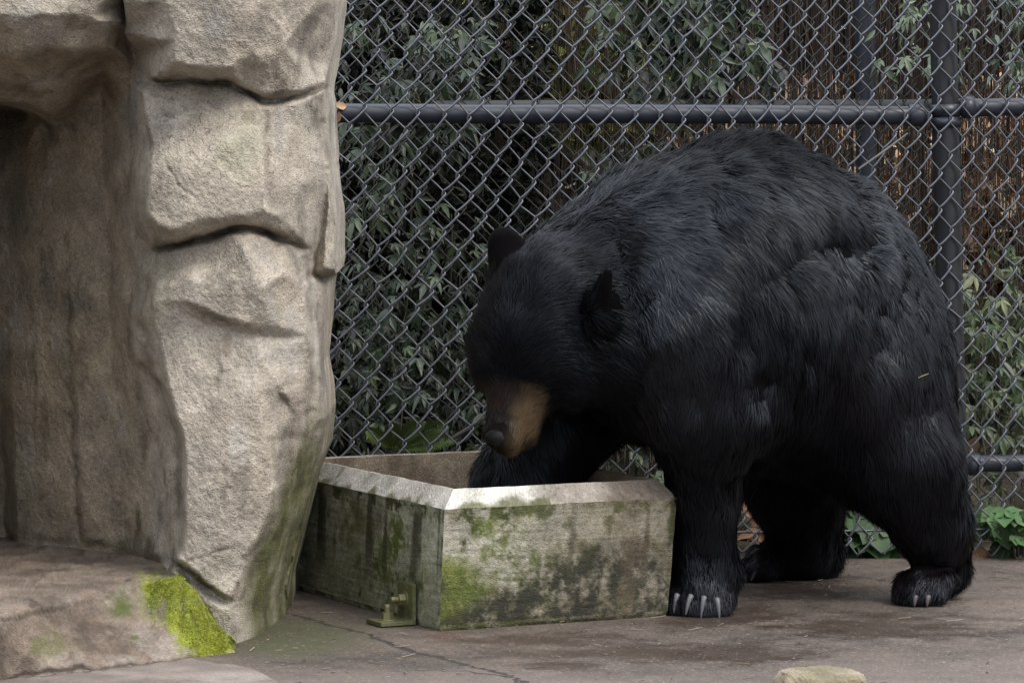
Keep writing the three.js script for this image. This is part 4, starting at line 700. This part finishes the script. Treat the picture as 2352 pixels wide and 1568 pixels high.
{
  const front = thing('chain_link_fence', 'black chain-link fence with steel pipe frame right behind the bear', 'fence');
  meshWires(front, 0.03, 0.0024, wireMat, [0.0605, 0.049], [0.0872, 0.0815], 0.125, 0.075, 0.10, 1.55, 0.02, 0.0046);
  const rail = (x0, y0, x1, y1, rad, n, fence, mat) => { const a = onFence(sOf(x0, n), 0, n), b = onFence(sOf(x1, n), 0, n); a.y = at(x0, y0, a.z).y; b.y = at(x1, y1, b.z).y; const m = 10, pts = [...Array(m + 1)].map((_, i) => a.clone().lerp(b, i / m).add(V(0, 0.0015 * noise(i * 0.6, x0), 0))); return part('rail', tube(pts, rad, 20), mat, fence); };
  rail(640, 259, 2112, 264, 0.0212, 0, front, blackCoat);
  rail(2212, 246, 2520, 246, 0.0205, 0, front, blackCoat);
  rail(2222, 1066, 2520, 1058, 0.0195, 0, front, blackCoat);
  const zp = onFence(sOf(2166), 0, -0.01).z, pt = at(2160, -260, zp), pb = at(2197, 1290, zp);
  const post = part('post', tube([...Array(9)].map((_, i) => pt.clone().lerp(pb, i / 8)), 0.0305, 24), MS({ color: rgb(0.022, 0.024, 0.029), roughness: 0.5, map: grainCol, }), front);
  post.geometry.setAttribute('uv', new THREE.Float32BufferAttribute(Array.from({ length: post.geometry.attributes.position.count }, (_, i) => [post.geometry.attributes.position.getX(i) * 3, post.geometry.attributes.position.getY(i) * 2]).flat(), 2));
  const band = (y0, y1, rr) => { const f = (y) => pt.clone().lerp(pb, (y + 260) / 1550); part('brace_band', tube([f(y0), f(y1)], rr, 24), blackCoat, front); };
  band(236, 262, 0.0345); band(266, 288, 0.034); band(1042, 1075, 0.034);
  const cup = (x, y, dx) => { const n = onFence(sOf(x), 0, 0), a = at(x, y, n.z), b = at(x + dx, y, onFence(sOf(x + dx), 0, 0).z); part('rail_cup', tube([a, a.clone().lerp(b, 0.6), b], [0.0255, 0.0255, 0.012], 20), blackCoat, front); };
  cup(2088, 264, 48); cup(2236, 246, -34); cup(2248, 1066, -34);
  { const a = onFence(-0.05, 0.07, 0.02), b = onFence(FLEN + 0.1, 0.062, 0.02); part('tension_wire', tube([a, b], 0.003, 6), wireMat, front); }
  const second = thing('chain_link_fence', 'second darker chain-link fence with thin mesh behind the front fence', 'fence');
  meshWires(second, -0.30, 0.0018, wireMatFar, [0.06, 0.052], [0.086, 0.084], 0.07, 0.05, 0.133, 1.5, 0.03, 0.003);
  rail(1000, 250, 2520, 246, 0.0205, -0.34, second, MS({ color: rgb(0.03, 0.03, 0.03), roughness: 0.6 }));
  const z2 = onFence(sOf(1990, -0.36), 0, -0.36).z; part('post', tube([at(1985, -250, z2), at(1998, 1290, z2)], 0.024, 16), blackCoat, second);
}

// ---------------------------------------------------------------- brushwood screen and growth behind the fence
{
  const r = rng(31), geo = new THREE.CylinderGeometry(0.6, 1, 1, 5, 3), p = geo.attributes.position; for (let i = 0; i < p.count; i++) { p.setX(i, p.getX(i) + 1.6 * Math.sin((p.getY(i) + 0.5) * 3.1)); p.setZ(i, p.getZ(i) + 1.2 * Math.sin((p.getY(i) + 0.2) * 4)); } geo.computeVertexNormals();
  const items = [], M = new THREE.Matrix4(), q = new THREE.Quaternion(), e = new THREE.Euler(); let tries = 0;
  while (items.length < 11000 && tries++ < 90000) {
    const x = lerp(-1.5, 1.75, r()), y = lerp(-0.25, 1.55, r()), z = -1.62 - 0.12 * r(), [px, py] = pic(x, y + 0.2, z);
    let dens = 0.95; const gap = (cx, cy, rx, ry, a) => { const d = Math.hypot((px - cx) / rx, (py - cy) / ry); dens = Math.min(dens, lerp(a, 1, sst(0.6, 1.15, d + 0.3 * noise(px * 0.02, py * 0.01)))); };
    gap(2270, 400, 120, 230, 0.05); gap(1350, 90, 190, 190, 0.14); gap(1980, 480, 120, 220, 0.22); gap(1500, 400, 80, 100, 0.22); gap(2330, 170, 60, 60, 0.14); gap(1330, 400, 60, 120, 0.5);
    if (r() > dens) continue;
    const len = 0.25 + 0.55 * r(), rad = 0.0007 + 0.0017 * r() * r(); e.set((r() - 0.5) * 0.12, r() * 6, (r() - 0.5) * (r() < 0.12 ? 0.7 : 0.13)); q.setFromEuler(e); items.push([M.clone().compose(V(x, y, z), q, V(rad, len, rad)), r()]);
  }
  const im = new THREE.InstancedMesh(geo, MS({ color: 0xffffff, roughness: 0.85 }), items.length); im.name = 'brush_screen';
  items.forEach(([m, k], i) => { im.setMatrixAt(i, m); im.setColorAt(i, rgb(0.026 + 0.04 * k, 0.018 + 0.027 * k, 0.013 + 0.018 * k)); });
  im.castShadow = im.receiveShadow = true; im.userData.kind = 'stuff'; tag(im, 'dark brown brushwood screen of thin upright twigs behind the fences', 'screen'); scene.add(im);
}
// leaves: lobed blades folded along each midrib
function leafGeo(lobes, droop, fold) {
  const pos = [], idx = [], nor = []; let b = 0;
  for (const [ang, len, wid] of lobes) {
    const dx = Math.sin(ang), dy = Math.cos(ang), px = dy, py = -dx, W = (t, s, lift) => { const x = dx * len * t + px * wid * s, y = dy * len * t + py * wid * s, rr = Math.hypot(x, y); return [x, y, lift * wid * fold - droop * rr * rr]; };
    pos.push(...W(0, 0, 0), ...W(0.28, -0.75, 0.3), ...W(0.55, -1, 0.3), ...W(0.5, 0, -0.7), ...W(1, 0, -0.2), ...W(0.55, 1, 0.3), ...W(0.28, 0.75, 0.3), ...W(0.8, -0.52, 0.1), ...W(0.8, 0.52, 0.1));
    idx.push(b, b + 3, b + 1, b + 1, b + 3, b + 2, b + 2, b + 3, b + 7, b + 7, b + 3, b + 4, b, b + 6, b + 3, b + 6, b + 5, b + 3, b + 5, b + 8, b + 3, b + 8, b + 4, b + 3); b += 9;
  }
  const g = meshOf(pos, idx); g.setAttribute('uv', new THREE.Float32BufferAttribute(pos.filter((_, i) => i % 3 !== 2).map((v) => v * 4), 2)); return g;
}
const vineLeaves = [leafGeo([[0, 1.15, .19], [.85, .85, .15], [-.85, .85, .15], [1.8, .5, .11], [-1.8, .5, .11]], 0.45, 0.5), leafGeo([[0, 1.1, .22], [.95, .75, .16], [-.95, .8, .16]], 0.6, 0.6), leafGeo([[0, 1.1, .17]], 0.5, 0.7), leafGeo([[0.1, 1.2, .18], [.7, 1, .15], [-.65, .95, .15], [1.5, .65, .11], [-1.4, .6, .11]], 0.7, 0.4)];
const leafMat = (r, g, b, ro = 0.42) => new THREE.MeshPhysicalMaterial({ color: rgb(r, g, b), roughness: ro, transmission: 0, side: THREE.DoubleSide });
const vineMats = [leafMat(.017, .032, .014), leafMat(.025, .043, .02), leafMat(.011, .022, .008), leafMat(.036, .054, .028), leafMat(.016, .018, .012), leafMat(.055, .08, .034)];
const stemMat = MS({ color: rgb(0.06, 0.065, 0.035), roughness: 0.8 });
function vine(x0, z, y1, y0, spread, n, seed, label, mats, size, stems, sizeVar = 0.5) {
  const r = rng(seed), t = thing('vine', label, 'vine', V(x0, 0, z));
  for (let k = 0; k < stems; k++) {
    const sx = (r() - 0.5) * 2 * spread, top = y1 - r() * 0.3 * (y1 - y0), pts = []; const bot = y0 + r() * 0.35 * (y1 - y0), zz = (r() - 0.5) * 0.16, ph = r() * 9;
    for (let i = 0; i <= 14; i++) { const q = i / 14; pts.push(V(sx * (0.6 + 0.4 * q) + 0.05 * noise(q * 4 + ph, k), lerp(bot, top, q), zz + 0.04 * noise(q * 4, k, ph))); }
    part('stem', tube(pts, pts.map((_, i) => 0.0026 - 0.0014 * i / 14), 5), stemMat, t);
    const m = Math.round(1.9 * n / stems);
    for (let i = 0; i < m; i++) {
      const q = r(), p = pts[Math.min(13, Math.floor(q * 14))].clone().lerp(pts[Math.min(14, Math.floor(q * 14) + 1)], r()); p.x += (r() - 0.5) * 0.13; p.z += (r() - 0.3) * 0.07; p.y += (r() - 0.5) * 0.05;
      const lf = new THREE.Mesh(vineLeaves[Math.floor(r() * 4)], mats[Math.floor(r() * mats.length)]); lf.name = 'leaf'; lf.castShadow = lf.receiveShadow = true; lf.position.copy(p);
      lf.scale.setScalar(0.62 * size * (1 - sizeVar + 2 * sizeVar * r()) ); lf.rotation.set(-0.75 + (r() - 0.5) * 1.3, (r() - 0.5) * 1.6, Math.PI + (r() - 0.5) * 2.4, 'YXZ'); t.add(lf);
    }
  }
}
{
  const X = (px, z) => at(px, 700, z).x, grp = 'vines';
  vine(X(880, -1.3), -1.3, 1.3, 0.55, 0.10, 90, 11, 'dark green vine hanging beside the cliff above the fence rail', vineMats, 0.055, 5);
  vine(X(980, -1.32), -1.32, 1.25, 0.9, 0.12, 90, 12, 'leafy dark vine climbing above the rail right of the cliff', vineMats, 0.055, 5);
  vine(X(1010, -1.22), -1.22, 0.85, 0.1, 0.14, 200, 13, 'thick dark vine with long leaves between cliff and bear head', vineMats, 0.05, 8);
  vine(X(850, -1.28), -1.28, 0.7, 0.05, 0.10, 150, 14, 'low dense ivy behind the mesh just above the trough back rim', vineMats, 0.046, 6);
  vine(X(1090, -1.24), -1.24, 0.55, 0.05, 0.09, 130, 15, 'low leafy vine beside the bear muzzle behind the mesh', vineMats, 0.052, 5);
  vine(X(1420, -1.3), -1.3, 1.4, 1.02, 0.12, 60, 16, 'sparse vine with yellowish light behind it above the bear shoulder', [...vineMats, leafMat(.1, .13, .06)], 0.06, 4);
  vine(X(1650, -1.28), -1.28, 1.4, 0.98, 0.16, 100, 17, 'broad-leaved vine above the bear back at the top', vineMats, 0.066, 5);
  vine(X(1480, -1.34), -1.34, 1.0, 0.75, 0.12, 40, 18, 'short drooping vine under the rail touching the bear back', vineMats, 0.06, 4);
  vine(X(2090, -1.3), -1.3, 1.4, 1.05, 0.05, 22, 19, 'thin trailing vine just left of the steel post', [leafMat(.11, .15, .09)], 0.042, 2);
  vine(X(2300, -1.3), -1.3, 1.4, 1.0, 0.12, 50, 20, 'thin vine right of the steel post above the rail', [leafMat(.1, .13, .085), leafMat(.07, .1, .07)], 0.042, 3);
  vine(X(2270, -1.28), -1.28, 0.72, 0.12, 0.09, 130, 21, 'bright green leafy vine behind the mesh right of the post', [leafMat(.065, .095, .04), leafMat(.085, .115, .055), leafMat(.045, .068, .03), leafMat(.12, .145, .06)], 0.05, 6);
  vine(X(2370, -1.34), -1.34, 0.62, 0.1, 0.10, 110, 22, 'pale green weeds behind the mesh at the right edge', [leafMat(.07, .1, .05), leafMat(.055, .08, .035), leafMat(.1, .13, .07)], 0.045, 5);
}
// dark hedge wall and the shrubs glimpsed through the screen
function leafCloud(name, label, category, n, f, size, colours, seed, geo = vineLeaves[1]) {
  const r = rng(seed), im = new THREE.InstancedMesh(geo, MS({ color: 0xffffff, roughness: 0.7, side: THREE.DoubleSide }), n), M = new THREE.Matrix4(), q = new THREE.Quaternion(), e = new THREE.Euler();
  for (let i = 0; i < n; i++) { const s = size * (0.6 + 0.8 * r()); e.set(r() * 6, r() * 6, r() * 6); q.setFromEuler(e); M.compose(f(r), q, V(s, s, s)); im.setMatrixAt(i, M); const c = colours[Math.floor(r() * colours.length)], k = 0.75 + 0.5 * r(); im.setColorAt(i, rgb(c[0] * k, c[1] * k, c[2] * k)); }
  im.name = numbered(name); im.userData.kind = 'stuff'; im.castShadow = im.receiveShadow = true; tag(im, label, category); scene.add(im); return im;
}
leafCloud('hedge', 'dark tangled undergrowth deep behind the brushwood screen', 'hedge', 26000, (r) => V(lerp(-2.4, 2.6, r()), 3.0 * r(), -3.7 - 0.9 * r()), 0.09, [[.012, .015, .008], [.018, .014, .01], [.009, .011, .006]], 41);
leafCloud('ivy', 'dense dark ivy covering the brushwood screen behind the trough', 'ivy', 3600, (r) => { const p = at(lerp(740, 1260, Math.pow(r(), 1.2)), lerp(-40, 1100, r()), -1.45 - 0.1 * r()); return p; }, 0.034, [[.008, .012, .007], [.013, .019, .011], [.005, .008, .004], [.022, .028, .017]], 40, vineLeaves[0]);
leafCloud('shrub', 'orange autumn shrub glimpsed through the screen right of the post', 'shrub', 2600, (r) => { const a = r() * 6.28, b = Math.acos(2 * r() - 1), k = Math.cbrt(r()); return V(1.38 + 0.34 * k * Math.sin(b) * Math.cos(a), 0.72 + 0.42 * k * Math.cos(b), -2.3 + 0.3 * k * Math.sin(b) * Math.sin(a)); }, 0.05, [[.52, .34, .19], [.54, .42, .26], [.42, .25, .17]], 42);
leafCloud('shrub', 'yellow-green shrub glimpsed through the screen above the rail', 'shrub', 2600, (r) => { const a = r() * 6.28, b = Math.acos(2 * r() - 1), k = Math.cbrt(r()); return V(0.2 + 0.32 * k * Math.sin(b) * Math.cos(a), 1.3 + 0.4 * k * Math.cos(b), -2.3 + 0.3 * k * Math.sin(b) * Math.sin(a)); }, 0.05, [[.3, .34, .07], [.22, .28, .05], [.4, .38, .12]], 43);
leafCloud('shrub', 'tan leafy shrub glimpsed through the screen behind the bear rump', 'shrub', 2200, (r) => { const a = r() * 6.28, b = Math.acos(2 * r() - 1), k = Math.cbrt(r()); return V(0.72 + 0.5 * k * Math.sin(b) * Math.cos(a), 0.7 + 0.4 * k * Math.cos(b), -2.45 + 0.3 * k * Math.sin(b) * Math.sin(a)); }, 0.05, [[.45, .34, .22], [.38, .26, .17]], 44);
// boulders behind the mesh on the right
for (const [px, py, z, s, seed, label] of [[2310, 1180, -1.5, .16, 8, 'grey mossy boulder low behind the mesh right of the post'], [2330, 1010, -1.55, .14, 9, 'leaf-covered boulder above the lower rail at the right edge'], [1770, 1180, -1.5, .13, 10, 'brown boulder seen between the bear legs behind the mesh']]) {
  const b = solo('boulder', stone(seed, s, s * 0.8, s * 0.7, [[0.24, 0.2, 0.16], [0.15, 0.13, 0.1], [0.13, 0.15, 0.05]]), rockMat, label, 'boulder'); b.position.copy(at(px, py, z));
}
// broad-leaved plants
const broad = leafGeo([[0, 1, .42], [.8, .8, .34], [-.8, .8, .34], [1.6, .6, .28], [-1.6, .6, .28]], 0.3, 0.3);
function herb(px, py, z, n, spread, h, size, seed, label, mats) {
  const r = rng(seed), o = at(px, py, z); o.y = 0.004; const t = thing('broadleaf_plant', label, 'plant', o);
  for (let i = 0; i < n; i++) {
    const p = V((r() - 0.5) * 2 * spread, 0.03 + h * r(), (r() - 0.5) * 0.14), base = V(p.x * 0.35, 0, p.z * 0.3);
    part('stem', tube([base, base.clone().lerp(p, 0.5).add(V(0, 0.03, 0)), p], [0.003, 0.0024, 0.0016], 5), stemMat, t);
    const lf = part('leaf', broad, mats[Math.floor(r() * mats.length)], t); lf.position.copy(p); lf.scale.setScalar(size * (0.6 + 0.8 * r())); lf.rotation.set(-0.7 + (r() - 0.5) * 1.0, (r() - 0.5) * 1.4, Math.PI + (r() - 0.5) * 2.2, 'YXZ');
  }
}
{
  const G = [leafMat(.05, .11, .038, .6), leafMat(.08, .145, .065, .6), leafMat(.035, .085, .014, .6)];
  herb(1995, 1270, -1.10, 70, 0.10, 0.24, 0.07, 51, 'broad green plant growing between the bear hind legs behind the fence', G);
  herb(2345, 1240, -1.0, 30, 0.06, 0.09, 0.05, 52, 'bright green lobed plant at the floor edge far right', [leafMat(.05, .115, .035, .75), leafMat(.075, .14, .05, .75), leafMat(.03, .07, .02, .75)]);
  herb(1430, 1100, -1.2, 40, 0.10, 0.38, 0.05, 53, 'green weeds seen in the gap between the bear forelegs', [leafMat(.08, .115, .04), leafMat(.1, .14, .05), leafMat(.05, .075, .03)]);
}
// fern
{
  const o = at(905, 1034, -1.0), t = thing('fern', 'small green fern behind the mesh above the trough back rim', 'fern', V(o.x, o.y - 0.16, o.z)), fm = leafMat(.095, .15, .03, .6), r = rng(61);
  for (const [ang, len] of [[-0.7, .09], [0.0, .09], [0.6, .12], [0.95, .15], [1.25, .14]]) {
    const pos = [], idx = [], pts = [], n = 26;
    for (let i = 0; i <= n; i++) { const q = i / n; pts.push(V(Math.sin(ang) * len * q, 0.16 + Math.cos(ang) * len * q * (1 - 0.25 * q), 0.06 * q)); }
    const gs = [tube(pts, pts.map((_, i) => 0.0016 - 0.001 * i / n), 5)]; gs[0].deleteAttribute('uv');
    for (let i = 3; i < n; i++) for (const sd of [-1, 1]) {
      const p = pts[i], d = pts[i + 1].clone().sub(pts[i - 1]).normalize(), s = V(-d.y, d.x, 0).multiplyScalar(sd), l = 0.046 * Math.sin(Math.PI * Math.min(1, 0.25 + 0.8 * (1 - i / n))) * (0.35 + 0.65 * (1 - i / n)), b = pos.length / 3, tip = p.clone().addScaledVector(s, l).addScaledVector(d, l * 0.35), a = p.clone().addScaledVector(d, 0.004).addScaledVector(s, l * .4), c = p.clone().addScaledVector(d, -0.003).addScaledVector(s, l * 0.4);
      for (const v of [p, a, tip, c]) pos.push(v.x, v.y, v.z + (v === tip ? 0.008 : 0)); idx.push(b, b + 1, b + 2, b, b + 2, b + 3);
    }
    gs.push(meshOf(pos, idx)); part('frond', mergeGeometries(gs), fm, t);
  }
}
// sticks, dry leaves, straw
solo('stick', tube([at(1973, 388, -.93), at(2030, 348, -.94), at(2086, 306, -.96)], [0.0022, 0.003, 0.002], 6), MS({ color: rgb(0.12, 0.12, 0.12), roughness: 0.7 }), 'pale thin stick caught slantwise in the mesh left of the post', 'stick');
solo('stick', tube([at(1030, 1012, -1.15), at(1075, 985, -1.13), at(1118, 955, -1.12)], [0.005, 0.006, 0.005], 6), MS({ color: rgb(0.09, 0.085, 0.08), roughness: 0.8 }), 'dark slanting stick among leaves beside the bear muzzle', 'stick');
{
  const mats = [MS({ color: rgb(.34, .2, .1), roughness: .8, side: THREE.DoubleSide }), MS({ color: rgb(.42, .27, .15), roughness: .8, side: THREE.DoubleSide }), MS({ color: rgb(.25, .13, .07), roughness: .8, side: THREE.DoubleSide })], g = leafGeo([[0, 1, .3]], 0.7, 0.9), r = rng(71);
  const put = (px, py, z, s, rx, ry, rz, k, label, grp) => { const m = solo('dry_leaf', g, mats[k], label, 'leaf', grp); m.position.copy(at(px, py, z)); m.scale.setScalar(s); m.rotation.set(rx, ry, rz); };
  put(768, 243, -.77, .036, -.3, .3, -1.3, 1, 'curled orange dry leaf stuck where the rail meets the cliff'); put(780, 256, -.76, .03, -.2, .5, 2.9, 0, 'small brown dry leaf hanging at the rail end by the cliff');
  for (let i = 0; i < 12; i++) put(2235 + 75 * r(), 1262 + 16 * r(), -1.02 - 0.05 * r(), .035 + .03 * r(), -1.2 + r() * .8, (r() - .5) * 2, r() * 6, Math.floor(r() * 3), 'orange-brown dry leaf in the small heap at the floor edge below the post', 'dry leaves heaped below the post');
  for (let i = 0; i < 14; i++) put(1695 + 60 * r(), 1185 + 60 * r(), -1.1 - 0.1 * r(), .035 + .03 * r(), -1 + r() * 1.2, (r() - .5) * 2, r() * 6, Math.floor(r() * 3), 'dry brown leaf behind the mesh between the bear near foreleg and far hind leg', 'dry leaves between the legs');
  put(2245, 1000, -1.12, .06, .1, .2, 2.8, 1, 'pinkish dry leaf caught behind the mesh beside the post above the lower rail');
}
solo('straw', tube([at(2110, 868, -.075), at(2120, 863, -.07), at(2134, 858, -.078)], [0.0008, 0.001, 0.0006], 5), MS({ color: rgb(0.3, 0.25, 0.1), roughness: 0.7 }), 'single yellow straw clinging to the fur of the bear haunch', 'straw');
{
  const r = rng(81), gs = [], cs = [[.26, .21, .13], [.17, .125, .08], [.05, .035, .025], [.28, .25, .2]];
  for (let i = 0; i < 520; i++) {
    const big = i < 130, x = lerp(-0.75, 1.3, r()), z = lerp(-0.95, 1.0, r()), l = big ? 0.008 + 0.016 * r() : 0.002 + 0.004 * r(), w = big ? 0.0008 : 0.0008, g = new THREE.BoxGeometry(l * 2, w, w * 2); g.rotateZ((r() - 0.5) * 0.2); g.rotateY(r() * 6.3); g.translate(x, FLOOR + 0.003, z);
    const c = cs[Math.floor(r() * 4)], n = g.attributes.position.count; g.setAttribute('color', new THREE.Float32BufferAttribute(Array.from({ length: n }, () => c).flat(), 3)); gs.push(g);
  }
  const m = solo('straw_litter', mergeGeometries(gs), MS({ vertexColors: true, roughness: 0.8 }), 'scattered straw bits and crumbs on the brown floor', 'straw'); m.userData.kind = 'stuff';
}
renderer.render(scene, camera);
